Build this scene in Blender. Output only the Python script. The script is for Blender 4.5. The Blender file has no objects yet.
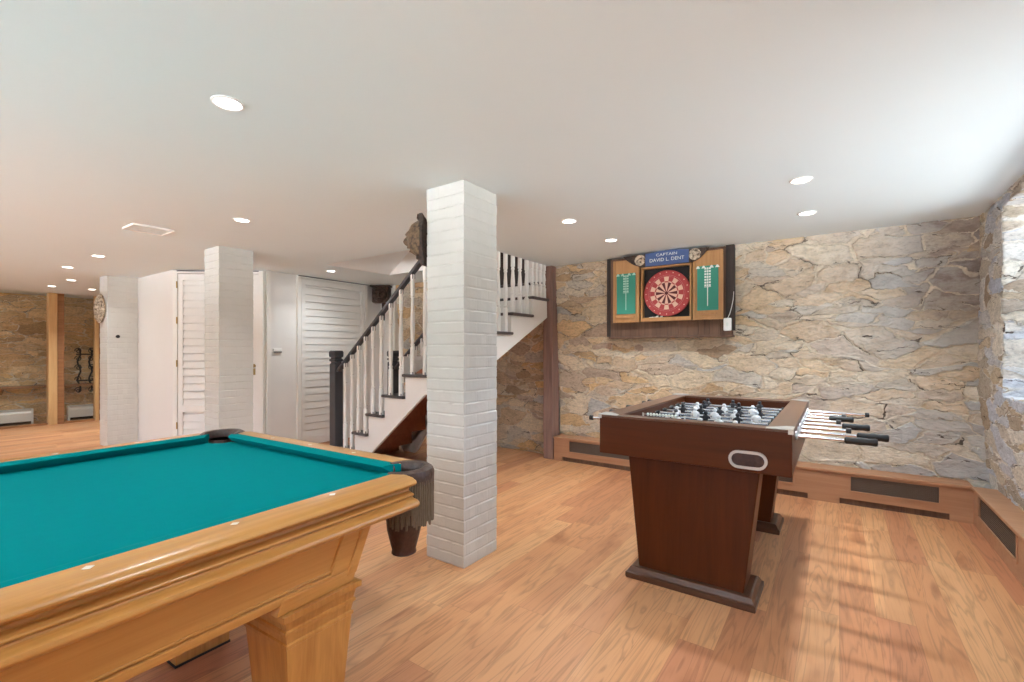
import bpy, bmesh, math, random
from math import sin, cos, pi, radians, sqrt, exp
from mathutils import Vector, Matrix
random.seed(7)
SC = bpy.context.scene
COL = SC.collection

# ------------------------------------------------------------------ materials
def lin(r, g, b):
    f = lambda v: (v/255/12.92 if v/255 <= .04045 else ((v/255+.055)/1.055)**2.4)
    return (f(r), f(g), f(b), 1)

class NT:
    def __init__(s, name):
        s.m = bpy.data.materials.new(name); s.m.use_nodes = True
        s.t = s.m.node_tree; s.t.nodes.clear()
        s.out = s.n('ShaderNodeOutputMaterial')
        s.b = s.n('ShaderNodeBsdfPrincipled'); s.l(s.b.outputs[0], s.out.inputs[0])
    def n(s, typ, **kw):
        nd = s.t.nodes.new(typ)
        for k, v in kw.items():
            setattr(nd, k, v)
        return nd
    def l(s, a, b): s.t.links.new(a, b)
    def math(s, op, a, b=None, c=None, clamp=False):
        nd = s.n('ShaderNodeMath', operation=op); nd.use_clamp = clamp
        for i, v in enumerate((a, b, c)):
            if v is None: continue
            if isinstance(v, (int, float)): nd.inputs[i].default_value = v
            else: s.l(v, nd.inputs[i])
        return nd.outputs[0]
    def mix(s, f, a, b, blend='MIX'):
        nd = s.n('ShaderNodeMix', data_type='RGBA', blend_type=blend)
        for i, v in ((0, f), (6, a), (7, b)):
            if isinstance(v, (int, float)): nd.inputs[i].default_value = v
            elif isinstance(v, tuple): nd.inputs[i].default_value = v
            else: s.l(v, nd.inputs[i])
        return nd.outputs[2]
    def ramp(s, f, stops, interp='LINEAR'):
        nd = s.n('ShaderNodeValToRGB'); cr = nd.color_ramp; cr.interpolation = interp
        while len(cr.elements) < len(stops): cr.elements.new(.5)
        for e, (p, c) in zip(cr.elements, stops):
            e.position = p; e.color = c if len(c) == 4 else (*c, 1)
        s.l(f, nd.inputs[0]); return nd.outputs[0]
    def noise(s, vec, scale, detail=3, rough=.55, dim='3D', dist=0):
        nd = s.n('ShaderNodeTexNoise', noise_dimensions=dim)
        nd.inputs['Scale'].default_value = scale; nd.inputs['Detail'].default_value = detail
        nd.inputs['Roughness'].default_value = rough; nd.inputs['Distortion'].default_value = dist
        if vec is not None: s.l(vec, nd.inputs['Vector'])
        return nd
    def mapping(s, vec, scale=(1, 1, 1), loc=(0, 0, 0), rot=(0, 0, 0)):
        nd = s.n('ShaderNodeMapping'); nd.inputs['Scale'].default_value = scale
        nd.inputs['Location'].default_value = loc; nd.inputs['Rotation'].default_value = rot
        s.l(vec, nd.inputs[0]); return nd.outputs[0]
    def coord(s, which='Object'):
        return s.n('ShaderNodeTexCoord').outputs[which]
    def bump(s, h, strength=.3, dist=.01):
        nd = s.n('ShaderNodeBump'); nd.inputs['Strength'].default_value = strength
        nd.inputs['Distance'].default_value = dist
        s.l(h, nd.inputs['Height']); s.l(nd.outputs[0], s.b.inputs['Normal']); return nd
    def setp(s, **kw):
        for k, v in kw.items():
            i = s.b.inputs[k.replace('_', ' ')]
            if hasattr(v, 'node'): s.l(v, i)
            else: i.default_value = v
        return s

def plain(name, rgb, rough=.5, metal=0, var=.08, scale=14, bump=.06, spec=.5, coat=0):
    t = NT(name); c = lin(*rgb)
    n = t.noise(t.coord(), scale, 4)
    dk = tuple(v*(1-var) for v in c[:3])+(1,); lt = tuple(min(1, v*(1+var)) for v in c[:3])+(1,)
    t.setp(Base_Color=t.mix(n.outputs[0], dk, lt), Roughness=rough, Metallic=metal)
    t.b.inputs['Specular IOR Level'].default_value = spec
    t.b.inputs['Coat Weight'].default_value = coat
    if bump: t.bump(t.noise(t.coord(), scale*6, 3).outputs[0], bump, .003)
    return t.m

def wood(name, light, dark, axis='Y', rough=.4, scale=1., coat=.0, contrast=1., bump=.08, spec=.5):
    t = NT(name); co = t.coord()
    k = {'X': (.6, 9, 9), 'Y': (9, .6, 9), 'Z': (9, 9, .6)}[axis]
    v = t.mapping(co, tuple(a*scale for a in k))
    n1 = t.noise(v, 1.6, 5, .6, dist=1.2)
    k2 = {'X': (2, 90, 90), 'Y': (90, 2, 90), 'Z': (90, 90, 2)}[axis]
    n2 = t.noise(t.mapping(co, tuple(a*scale for a in k2)), 1.4, 3)
    f = t.math('ADD', t.math('MULTIPLY', n1.outputs[0], .75), t.math('MULTIPLY', n2.outputs[0], .25))
    w = .22/contrast
    t.setp(Base_Color=t.ramp(f, [(.5-w, lin(*dark)), (.5+w, lin(*light))]), Roughness=rough)
    t.b.inputs['Specular IOR Level'].default_value = spec
    t.b.inputs['Coat Weight'].default_value = coat; t.b.inputs['Coat Roughness'].default_value = .2
    t.bump(n2.outputs[0], bump, .003)
    return t.m

def emis(name, rgb, st):
    t = NT(name)
    n = t.noise(t.coord(), 30, 1)
    c = t.mix(t.math('MULTIPLY', n.outputs[0], .1), (*rgb, 1), (1, 1, 1, 1))
    t.setp(Base_Color=(.9, .9, .9, 1), Emission_Color=c, Emission_Strength=st)
    return t.m

def glass(name, tint=(.97, .99, .98)):
    t = NT(name); t.t.nodes.remove(t.b)
    tr = t.n('ShaderNodeBsdfTransparent'); tr.inputs[0].default_value = (*tint, 1)
    gl = t.n('ShaderNodeBsdfGlossy'); gl.inputs['Roughness'].default_value = .02
    lw = t.n('ShaderNodeLayerWeight'); lw.inputs[0].default_value = .25
    f = t.math('ADD', t.math('MULTIPLY', lw.outputs['Fresnel'], .5), .02, clamp=True)
    mx = t.n('ShaderNodeMixShader'); t.l(f, mx.inputs[0]); t.l(tr.outputs[0], mx.inputs[1]); t.l(gl.outputs[0], mx.inputs[2])
    t.l(mx.outputs[0], t.out.inputs[0]); return t.m

def floor_mat():
    t = NT('oak_planks'); co = t.coord()
    sp = t.n('ShaderNodeSeparateXYZ'); t.l(co, sp.inputs[0]); x, y = sp.outputs[0], sp.outputs[1]
    W, L = .1435, 1.35
    xs = t.math('DIVIDE', t.math('ADD', x, .13+20*W), W)
    row = t.math('FLOOR', xs); fx = t.math('FRACT', xs)
    wn = t.n('ShaderNodeTexWhiteNoise', noise_dimensions='1D'); t.l(row, wn.inputs['W'])
    ys = t.math('DIVIDE', t.math('ADD', y, t.math('MULTIPLY', wn.outputs[0], 7.3)), L)
    pl = t.math('FLOOR', ys); fy = t.math('FRACT', ys)
    cb = t.n('ShaderNodeCombineXYZ'); t.l(row, cb.inputs[0]); t.l(pl, cb.inputs[1])
    w2 = t.n('ShaderNodeTexWhiteNoise', noise_dimensions='2D'); t.l(cb.outputs[0], w2.inputs['Vector'])
    rnd = w2.outputs[0]
    base = t.ramp(rnd, [(0, lin(190, 132, 96)), (.16, lin(208, 152, 110)), (.36, lin(216, 163, 119)), (.5, lin(204, 144, 103)), (.66, lin(221, 170, 125)), (.84, lin(210, 153, 109)), (1, lin(192, 130, 98))])
    # grain: stretched noise shifted per plank
    off = t.n('ShaderNodeVectorMath', operation='ADD'); t.l(co, off.inputs[0])
    of2 = t.n('ShaderNodeVectorMath', operation='SCALE'); t.l(w2.outputs['Color'], of2.inputs[0]); of2.inputs['Scale'].default_value = 13
    t.l(of2.outputs[0], off.inputs[1])
    g1 = t.noise(t.mapping(off.outputs[0], (6, .42, 1)), 1.5, 3, .5, dist=1.2)
    wv = t.math('FRACT', t.math('MULTIPLY', g1.outputs[0], 8))
    ring = t.ramp(wv, [(0, (.45,)*3), (.25, (1,)*3), (.8, (1,)*3), (1, (.55,)*3)])
    g2 = t.noise(t.mapping(off.outputs[0], (120, 4, 1)), 1, 2)
    kn = t.noise(t.mapping(off.outputs[0], (3, 1.1, 1)), 1.7, 3)
    c = t.mix(.5, base, ring, 'MULTIPLY')
    c = t.mix(t.math('MULTIPLY', t.ramp(g2.outputs[0], [(.5, (0,)*3), (.8, (1,)*3)]), .25), c, lin(150, 92, 58))
    c = t.mix(t.math('MULTIPLY', t.ramp(kn.outputs[0], [(.58, (0,)*3), (.75, (1,)*3)]), .6), c, lin(146, 86, 54))
    gx = t.math('LESS_THAN', t.math('MINIMUM', fx, t.math('SUBTRACT', 1, fx)), .009)
    gy = t.math('LESS_THAN', t.math('MINIMUM', fy, t.math('SUBTRACT', 1, fy)), .0011)
    gap = t.math('MAXIMUM', gx, gy)
    c = t.mix(t.math('MULTIPLY', gap, .28), c, lin(110, 66, 40))
    rr = t.ramp(g1.outputs[0], [(.3, (.34,)*3), (.7, (.46,)*3)])
    t.setp(Base_Color=t.mix(1, c, (.97, .955, .90, 1), 'MULTIPLY'), Roughness=rr)
    t.b.inputs['Specular IOR Level'].default_value = .4
    t.bump(t.math('SUBTRACT', g2.outputs[0], t.math('MULTIPLY', gap, 2)), .1, .002)
    return t.m

def stone_mat(name, warm=.5, seed=0., disp=.05):
    """rubble masonry: blocky cells with ragged edges, smeared lime mortar, short horizontal cracks"""
    t = NT(name); uv = t.coord('UV')
    base = t.mapping(uv, (1, 1, 1), (seed, seed*.7, 0))
    def warp(vec, scale, amt, detail=3):
        nz = t.noise(base, scale, detail, .6)
        d = t.n('ShaderNodeVectorMath', operation='SUBTRACT'); t.l(nz.outputs['Color'], d.inputs[0]); d.inputs[1].default_value = (.5, .5, .5)
        k = t.n('ShaderNodeVectorMath', operation='SCALE'); t.l(d.outputs[0], k.inputs[0]); k.inputs['Scale'].default_value = amt
        a = t.n('ShaderNodeVectorMath', operation='ADD'); t.l(vec, a.inputs[0]); t.l(k.outputs[0], a.inputs[1]); return a.outputs[0]
    wv = warp(warp(warp(base, 1.9, .26), 9, .075), 34, .022)
    def vor(sc, feature):
        nd = t.n('ShaderNodeTexVoronoi', voronoi_dimensions='2D', feature=feature, distance='MINKOWSKI')
        nd.inputs['Scale'].default_value = 1; nd.inputs['Randomness'].default_value = .9; nd.inputs['Exponent'].default_value = 3.2
        t.l(t.mapping(wv, sc), nd.inputs['Vector']); return nd
    big, small = (2.7, 5.6, 1), (3.6, 12.5, 1)
    msk = t.ramp(t.noise(t.mapping(base, (.7, 2.1, 1)), 1.6, 1).outputs[0], [(.49, (0,)*3), (.50, (1,)*3)])
    c1, c2 = vor(big, 'F1'), vor(small, 'F1'); f1, f2 = vor(big, 'F2'), vor(small, 'F2')
    colr = t.mix(msk, c1.outputs['Color'], c2.outputs['Color'])
    e1 = t.math('SUBTRACT', f1.outputs['Distance'], c1.outputs['Distance']); e2 = t.math('SUBTRACT', f2.outputs['Distance'], c2.outputs['Distance'])
    edge = t.n('ShaderNodeMix'); t.l(msk, edge.inputs[0]); t.l(e1, edge.inputs[2]); t.l(e2, edge.inputs[3])
    ed = edge.outputs[0]
    se = t.n('ShaderNodeSeparateColor'); t.l(colr, se.inputs[0])
    r, g, b = se.outputs
    su = t.n('ShaderNodeSeparateXYZ'); t.l(uv, su.inputs[0])
    sq = t.mapping(base, (1, 1.7, 1))
    fine = t.noise(sq, 30, 6, .72); med = t.noise(sq, 7, 5, .65); low = t.noise(base, 1.1, 2)
    if warm > .7:
        pal = [(0, lin(158, 130, 96)), (.2, lin(196, 168, 128)), (.4, lin(182, 148, 108)), (.6, lin(206, 180, 142)), (.8, lin(166, 142, 112)), (1, lin(208, 172, 116))]
    elif warm < .4:
        pal = [(0, lin(150, 138, 122)), (.2, lin(190, 182, 168)), (.4, lin(168, 172, 180)), (.6, lin(198, 192, 180)), (.72, lin(144, 128, 112)), (.85, lin(184, 168, 140)), (1, lin(164, 172, 186))]
    else:
        pal = [(0, lin(164, 142, 116)), (.13, lin(192, 178, 154)), (.28, lin(184, 154, 114)), (.4, lin(172, 164, 152)), (.52, lin(200, 186, 162)),
               (.64, lin(158, 138, 122)), (.74, lin(196, 172, 136)), (.84, lin(164, 163, 160)), (.93, lin(200, 168, 122)), (1, lin(142, 122, 102))]
    c = t.ramp(r, pal)
    c = t.mix(.75, c, t.ramp(fine.outputs[0], [(.3, (.42,)*3), (.47, (.92,)*3), (.72, (1.3, 1.28, 1.24))]), 'MULTIPLY')
    c = t.mix(.6, c, t.ramp(med.outputs[0], [(.3, (.62, .60, .58)), (.5, (1,)*3), (.7, (1.18,)*3)]), 'MULTIPLY')
    if .3 < warm < .7:      # old lime wash: nearly bare on the left, heavier to the right; daylight's blue cast painted onto stones at the right; soot by the right corner
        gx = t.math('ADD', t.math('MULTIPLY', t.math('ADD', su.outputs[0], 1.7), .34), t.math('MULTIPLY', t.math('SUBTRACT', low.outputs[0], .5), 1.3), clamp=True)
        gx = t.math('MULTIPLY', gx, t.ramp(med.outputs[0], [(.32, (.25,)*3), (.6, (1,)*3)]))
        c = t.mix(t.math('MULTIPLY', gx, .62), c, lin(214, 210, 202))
        bl = t.math('MULTIPLY', t.math('SUBTRACT', su.outputs[0], -.1), 1.6, clamp=True)
        c = t.mix(t.math('MULTIPLY', bl, t.math('MULTIPLY', t.math('GREATER_THAN', g, .55), .5)), c, lin(160, 167, 174))
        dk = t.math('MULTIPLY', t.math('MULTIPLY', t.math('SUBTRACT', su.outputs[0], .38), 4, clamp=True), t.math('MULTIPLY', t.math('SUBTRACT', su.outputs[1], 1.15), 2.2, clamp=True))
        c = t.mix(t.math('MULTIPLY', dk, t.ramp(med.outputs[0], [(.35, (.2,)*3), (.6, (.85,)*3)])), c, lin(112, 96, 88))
    wid = t.math('ADD', .02, t.math('MULTIPLY', med.outputs[0], .13))
    mort = t.math('SUBTRACT', 1, t.math('DIVIDE', ed, wid), clamp=True)
    mm = t.ramp(mort, [(.0, (0,)*3), (.5, (1,)*3)])
    mcol = t.mix(low.outputs[0], lin(180, 162, 136) if warm > .3 else lin(196, 190, 182), lin(214, 206, 192))
    mcol = t.mix(.6, mcol, t.ramp(fine.outputs[0], [(.3, (.55,)*3), (.6, (1.08,)*3)]), 'MULTIPLY')
    smear = t.ramp(t.noise(base, 2.7, 4, .6).outputs[0], [(.38, (.2,)*3), (.56, (1,)*3)])
    c = t.mix(t.math('MULTIPLY', mm, smear), c, mcol)
    # joints where the mortar has fallen out, and short bedding cracks in the stone
    crk = t.math('MULTIPLY', t.math('LESS_THAN', ed, .022), t.math('GREATER_THAN', t.noise(base, 3.4, 3).outputs[0], .56))
    hn = t.noise(t.mapping(wv, (1.6, 13, 1)), 1, 2)
    hc = t.math('LESS_THAN', t.math('ABSOLUTE', t.math('SUBTRACT', hn.outputs[0], .5)), .007)
    hc = t.math('MULTIPLY', hc, t.math('GREATER_THAN', t.noise(t.mapping(base, (1.4, 4, 1)), 2.2, 2).outputs[0], .60))
    crk = t.math('MAXIMUM', crk, hc)
    c = t.mix(t.math('MULTIPLY', crk, .8), c, lin(74, 62, 52))
    gain = (1.5, 1.52, 1.58, 1) if warm > .7 else ((1.35, 1.36, 1.40, 1) if warm < .4 else (1.32, 1.32, 1.32, 1))
    c = t.mix(1, c, gain, 'MULTIPLY')
    t.setp(Base_Color=c, Roughness=.85); t.b.inputs['Specular IOR Level'].default_value = .25
    face = t.math('MULTIPLY', t.math('SUBTRACT', 1, t.math('MULTIPLY', mm, .9)), t.math('ADD', .3, t.math('MULTIPLY', g, .7)))
    hgt = t.math('ADD', t.math('MULTIPLY', face, .6), t.math('ADD', t.math('MULTIPLY', med.outputs[0], .8), t.math('MULTIPLY', fine.outputs[0], .42)))
    hgt = t.math('SUBTRACT', hgt, t.math('MULTIPLY', crk, .6))
    dn = t.n('ShaderNodeDisplacement'); dn.inputs['Scale'].default_value = disp; dn.inputs['Midlevel'].default_value = .75
    t.l(hgt, dn.inputs['Height']); t.l(dn.outputs[0], t.out.inputs['Displacement'])
    t.m.displacement_method = 'BOTH'
    return t.m

def brick_paint():
    t = NT('white_painted_brick'); uv = t.coord('UV')
    br = t.n('ShaderNodeTexBrick'); t.l(uv, br.inputs['Vector'])
    br.inputs['Scale'].default_value = 1; br.inputs['Brick Width'].default_value = .205; br.inputs['Row Height'].default_value = .0677
    br.inputs['Mortar Size'].default_value = .006; br.inputs['Mortar Smooth'].default_value = .6
    n = t.noise(t.coord(), 18, 5, .6); n2 = t.noise(t.coord(), 5, 3)
    c = t.mix(n2.outputs[0], lin(206, 206, 200), lin(218, 218, 213))
    c = t.mix(t.math('MULTIPLY', br.outputs['Fac'], .05), c, lin(190, 184, 174))
    c = t.mix(t.math('MULTIPLY', t.ramp(n.outputs[0], [(.68, (0,)*3), (.75, (1,)*3)]), .2), c, lin(170, 160, 148))
    t.setp(Base_Color=c, Roughness=.38)
    h = t.math('SUBTRACT', t.math('MULTIPLY', n.outputs[0], .8), t.math('MULTIPLY', br.outputs['Fac'], .22))
    t.bump(h, .45, .006); return t.m

def leather(name, rgb, rgb2):
    t = NT(name); n = t.noise(t.coord(), 60, 4, .6)
    v = t.n('ShaderNodeTexVoronoi', feature='SMOOTH_F1'); v.inputs['Scale'].default_value = 70; t.l(t.coord(), v.inputs['Vector'])
    t.setp(Base_Color=t.mix(v.outputs[0], lin(*rgb), lin(*rgb2)), Roughness=.42)
    t.bump(t.math('ADD', v.outputs[0], n.outputs[0]), .5, .004); return t.m

def carved(name, a, b, scale=40):
    t = NT(name); n = t.noise(t.coord(), scale, 5, .7)
    t.setp(Base_Color=t.ramp(n.outputs[0], [(.36, lin(*a)), (.6, lin(*b))]), Roughness=.6)
    t.bump(n.outputs[0], .6, .01); return t.m

M = {}
def build_mats():
    M['floor'] = floor_mat()
    M['ceiling'] = plain('ceiling_paint', (229, 238, 240), .9, var=.012, scale=2, bump=.02, spec=.2)
    M['white'] = plain('white_paint', (235, 233, 229), .45, var=.015, scale=4, bump=.02)
    M['white2'] = plain('white_gloss_paint', (238, 236, 231), .32, var=.02, scale=5, bump=.02)
    M['brick'] = brick_paint()
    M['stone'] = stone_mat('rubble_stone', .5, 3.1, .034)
    M['stone_right'] = stone_mat('grey_rubble_stone', .2, 11.7, .03)
    M['stone_left'] = stone_mat('tan_rubble_stone', .8, 23.3, .035)
    M['oak'] = wood('honey_oak', (209, 156, 88), (178, 121, 57), 'Y', .3, coat=.25)
    M['oakx'] = wood('honey_oak_cross', (209, 156, 88), (178, 121, 57), 'X', .3, coat=.25)
    M['oakz'] = wood('honey_oak_upright', (202, 146, 78), (164, 107, 48), 'Z', .3, coat=.2, contrast=1.3)
    M['paleoak'] = wood('pale_oak_post', (220, 184, 130), (194, 150, 98), 'Z', .5)
    M['bench'] = wood('warm_oak_cover', (190, 144, 108), (160, 112, 80), 'X', .45, contrast=.8)
    M['benchy'] = wood('warm_oak_cover_side', (192, 148, 114), (162, 116, 86), 'Y', .45, contrast=.8)
    M['walnut'] = wood('dark_walnut', (92, 44, 16), (64, 29, 8), 'X', .34, spec=.22, scale=.8, contrast=.8)
    M['walnutz'] = wood('dark_walnut_upright', (92, 44, 16), (64, 29, 8), 'Z', .36, spec=.18, scale=.8, contrast=.8)
    M['walnutrim'] = wood('walnut_rim', (104, 66, 44), (78, 46, 30), 'Y', .28, coat=.4, contrast=.8)
    M['footwood'] = wood('foot_walnut', (92, 58, 38), (66, 38, 24), 'X', .3, coat=.2)
    M['oldpost'] = wood('old_timber', (160, 126, 112), (112, 86, 76), 'Z', .7, bump=.3)
    M['plank'] = wood('barn_plank', (128, 96, 74), (84, 60, 46), 'Z', .65, bump=.25, contrast=1.2)
    M['plankdark'] = wood('dark_barn_plank', (62, 46, 38), (38, 27, 22), 'Z', .6, bump=.25)
    M['dartwood'] = wood('dart_cabinet_pine', (196, 148, 92), (164, 112, 62), 'Z', .4)
    M['stairwood'] = wood('stair_underside_wood', (176, 112, 80), (140, 82, 56), 'X', .5)
    M['ledge'] = wood('ledge_wood', (170, 122, 80), (128, 86, 52), 'Y', .5)
    M['felt'] = plain('teal_felt', (0, 125, 127), .95, var=.05, scale=30, bump=.1, spec=.03)
    M['greendark'] = plain('green_board', (52, 142, 120), .6, var=.06)
    M['navy'] = plain('navy_sign_paint', (62, 86, 136), .5)
    M['chalk'] = plain('chalk_white', (226, 232, 226), .6)
    M['chalkdim'] = plain('chalk_pale_green', (170, 210, 194), .6)
    M['grey'] = plain('charcoal_paint', (72, 72, 76), .4)
    M['tread'] = wood('tread_grey', (92, 84, 82), (66, 60, 60), 'Y', .4)
    M['black'] = plain('black_rubber', (24, 24, 25), .45)
    M['dark'] = plain('near_black', (16, 13, 12), .7)
    M['chrome'] = plain('chrome', (214, 214, 216), .16, 1, .02, 10, 0)
    M['steel'] = plain('satin_steel', (190, 188, 184), .35, .7, .03, 10, 0)
    M['pearl'] = plain('pearl_inlay', (244, 236, 220), .25)
    M['grille'] = plain('bronze_grille', (108, 94, 82), .45, .3)
    M['iron'] = plain('wrought_iron', (38, 34, 32), .5, .4)
    M['leather'] = leather('brown_pocket_leather', (84, 66, 58), (58, 42, 36))
    M['cup'] = leather('dark_tooled_leather', (72, 40, 30), (44, 22, 16))
    M['fringe'] = plain('fringe_thread', (112, 98, 80), .8, var=.25, scale=90)
    M['mask'] = carved('dark_carved_wood', (44, 32, 24), (128, 104, 78))
    M['maskpale'] = carved('pale_carved_wood', (58, 40, 28), (214, 198, 174), 34)
    M['maskdark'] = carved('black_carved_wood', (26, 19, 15), (70, 50, 38))
    M['dartred'] = plain('dart_red', (180, 72, 72), .8)
    M['dartcream'] = plain('dart_cream', (232, 196, 172), .8)
    M['dartdark'] = plain('dart_dark', (92, 44, 44), .8)
    M['wire'] = plain('dart_wire', (212, 140, 136), .4)
    M['lens'] = emis('downlight_lens', (1, .97, .93), 9)
    M['trimring'] = plain('light_trim', (244, 242, 238), .5)
    M['field'] = plain('slate_playfield', (84, 94, 104), .35)
    M['playerw'] = plain('white_player', (222, 222, 222), .35)
    M['playerb'] = plain('black_player', (34, 34, 38), .35)
    M['brass'] = plain('aged_brass', (168, 140, 90), .4, .7)
    M['glass'] = glass('clear_glass')
    M['plastic'] = plain('white_plastic', (238, 238, 234), .4)
build_mats()

# ------------------------------------------------------------------ mesh builder
class MB:
    def __init__(s): s.v = []; s.f = []; s.mi = []; s.cur = 0
    def add(s, vs, fs):
        o = len(s.v); s.v += [tuple(v) for v in vs]
        for f in fs: s.f.append([i+o for i in f]); s.mi.append(s.cur)
        return s
    def mat(s, i): s.cur = i; return s
    def hexa(s, p):   # 8 points: bottom 4 ccw, top 4 ccw
        return s.add(p, [(3, 2, 1, 0), (4, 5, 6, 7), (0, 1, 5, 4), (1, 2, 6, 5), (2, 3, 7, 6), (3, 0, 4, 7)])
    def box(s, x0, x1, y0, y1, z0, z1):
        return s.hexa([(x0, y0, z0), (x1, y0, z0), (x1, y1, z0), (x0, y1, z0), (x0, y0, z1), (x1, y0, z1), (x1, y1, z1), (x0, y1, z1)])
    def taper(s, c0, h0, z0, c1, h1, z1):   # frustum from rect half sizes h0 at z0 to h1 at z1
        q = lambda c, h, z: [(c[0]-h[0], c[1]-h[1], z), (c[0]+h[0], c[1]-h[1], z), (c[0]+h[0], c[1]+h[1], z), (c[0]-h[0], c[1]+h[1], z)]
        return s.hexa(q(c0, h0, z0)+q(c1, h1, z1))
    def loft(s, rings, closed=True, caps=True):
        n = len(rings[0]); vs = [p for r in rings for p in r]; fs = []
        for k in range(len(rings)-1):
            for i in range(n if closed else n-1):
                j = (i+1) % n
                fs.append((k*n+i, k*n+j, (k+1)*n+j, (k+1)*n+i))
        if caps:
            fs.append(tuple(range(n-1, -1, -1))); b = (len(rings)-1)*n; fs.append(tuple(range(b, b+n)))
        return s.add(vs, fs)
    def tube(s, pts, r, n=8, caps=True):
        pts = [Vector(p) for p in pts]; rings = []; up = None
        rs = r if isinstance(r, (list, tuple)) else [r]*len(pts)
        for i, p in enumerate(pts):
            d = (pts[min(i+1, len(pts)-1)]-pts[max(i-1, 0)]).normalized()
            if up is None:
                up = Vector((0, 0, 1)) if abs(d.z) < .9 else Vector((1, 0, 0))
            a = d.cross(up).normalized(); b = a.cross(d).normalized(); up = b
            rings.append([p+(a*cos(2*pi*k/n)+b*sin(2*pi*k/n))*rs[i] for k in range(n)])
        return s.loft(rings, True, caps)
    def lathe(s, prof, c=(0, 0, 0), n=16, axis='Z'):
        rings = []
        for r, h in prof:
            ring = []
            for k in range(n):
                a = 2*pi*k/n; x, y = r*cos(a), r*sin(a)
                if axis == 'Z': p = (c[0]+x, c[1]+y, c[2]+h)
                elif axis == 'X': p = (c[0]+h, c[1]+x, c[2]+y)
                else: p = (c[0]+x, c[1]+h, c[2]+y)
                ring.append(p)
            rings.append(ring)
        return s.loft(rings)
    def prism(s, poly, axis, a0, a1):   # poly in 2D extruded along axis
        def P(u, v, a): return {'X': (a, u, v), 'Y': (u, a, v), 'Z': (u, v, a)}[axis]
        return s.loft([[P(u, v, a0) for u, v in poly], [P(u, v, a1) for u, v in poly]])
    def build(s, name, mats, parent=None, smooth=False, bevel=0, seg=2, loc=None, rotz=0, recalc=True):
        if not isinstance(mats, (list, tuple)): mats = [mats]
        me = bpy.data.meshes.new(name); me.from_pydata(s.v, [], s.f); me.validate()
        for m in mats: me.materials.append(m)
        if len(mats) > 1 and len(me.polygons) == len(s.mi): me.polygons.foreach_set('material_index', s.mi)
        if recalc:
            bm = bmesh.new(); bm.from_mesh(me); bmesh.ops.recalc_face_normals(bm, faces=bm.faces); bm.to_mesh(me); bm.free()
        if smooth:
            me.polygons.foreach_set('use_smooth', [True]*len(me.polygons)); me.set_sharp_from_angle(angle=radians(38))
        boxuv(me)
        o = bpy.data.objects.new(name, me); COL.objects.link(o)
        if parent: o.parent = parent
        if loc: o.location = loc
        if rotz: o.rotation_euler.z = rotz
        if bevel:
            b = o.modifiers.new('bevel', 'BEVEL'); b.width = bevel; b.segments = seg; b.limit_method = 'ANGLE'; b.angle_limit = radians(40)
        return o

def boxuv(me):
    uv = me.uv_layers.new(name='UVMap')
    for p in me.polygons:
        n = p.normal
        for li in p.loop_indices:
            c = me.vertices[me.loops[li].vertex_index].co
            if abs(n.z) > .75: q = (c.x, c.y)
            elif abs(n.x) > abs(n.y): q = (c.y, c.z)
            else: q = (c.x, c.z)
            uv.data[li].uv = q

def tag(o, label=None, cat=None, group=None, kind=None):
    if label: o['label'] = label
    if cat: o['category'] = cat
    if group: o['group'] = group
    if kind: o['kind'] = kind
    return o
def struct(o): o['kind'] = 'structure'; return o
def empty(name, loc=(0, 0, 0), rz=0):
    e = bpy.data.objects.new(name, None); e.location = loc; e.rotation_euler.z = rz; e.empty_display_size = .1
    COL.objects.link(e); return e
def thing(name, label, cat, loc=(0, 0, 0), rz=0, group=None): return tag(empty(name, loc, rz), label, cat, group)
def link_copy(o, parent=None):
    c = o.copy(); COL.objects.link(c)
    if parent: c.parent = parent
    return c
def copy_tree(o, parent=None):
    c = link_copy(o, parent)
    for ch in list(o.children): copy_tree(ch, c)
    return c

def grid(P, nu, nv, flip=False):
    b = MB(); vs = [P(i/nu, j/nv) for j in range(nv+1) for i in range(nu+1)]; fs = []
    for j in range(nv):
        for i in range(nu):
            a = j*(nu+1)+i; q = (a, a+1, a+nu+2, a+nu+1)
            fs.append(q[::-1] if flip else q)
    return b.add(vs, fs)

H = 2.234
YB = lambda z: 4.87-.14*z/H          # the back wall leans a little
def XR(z): return .87 if z >= .96 else .87+.10*(.96-z)/.96

# ------------------------------------------------------------------ the setting
struct(MB().box(-12, 1.5, -3.2, 5.0, -.12, 0).build('floor', M['floor']))
hx = [-12, -4.77, -3.58, -2.74, 1.5]; hy = [-3.2, 3.14, 4.05, 5.0]
cb = MB()
for i in range(4):
    for j in range(3):
        if (i in (1, 2) and j == 1) or (i == 2 and j == 2): continue
        cb.add([(hx[i], hy[j], H), (hx[i], hy[j+1], H), (hx[i+1], hy[j+1], H), (hx[i+1], hy[j], H)], [(0, 1, 2, 3)])
        cb.add([(hx[i], hy[j], H+.2), (hx[i+1], hy[j], H+.2), (hx[i+1], hy[j+1], H+.2), (hx[i], hy[j+1], H+.2)], [(0, 1, 2, 3)])
struct(cb.build('ceiling', M['ceiling'], recalc=False))
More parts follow.
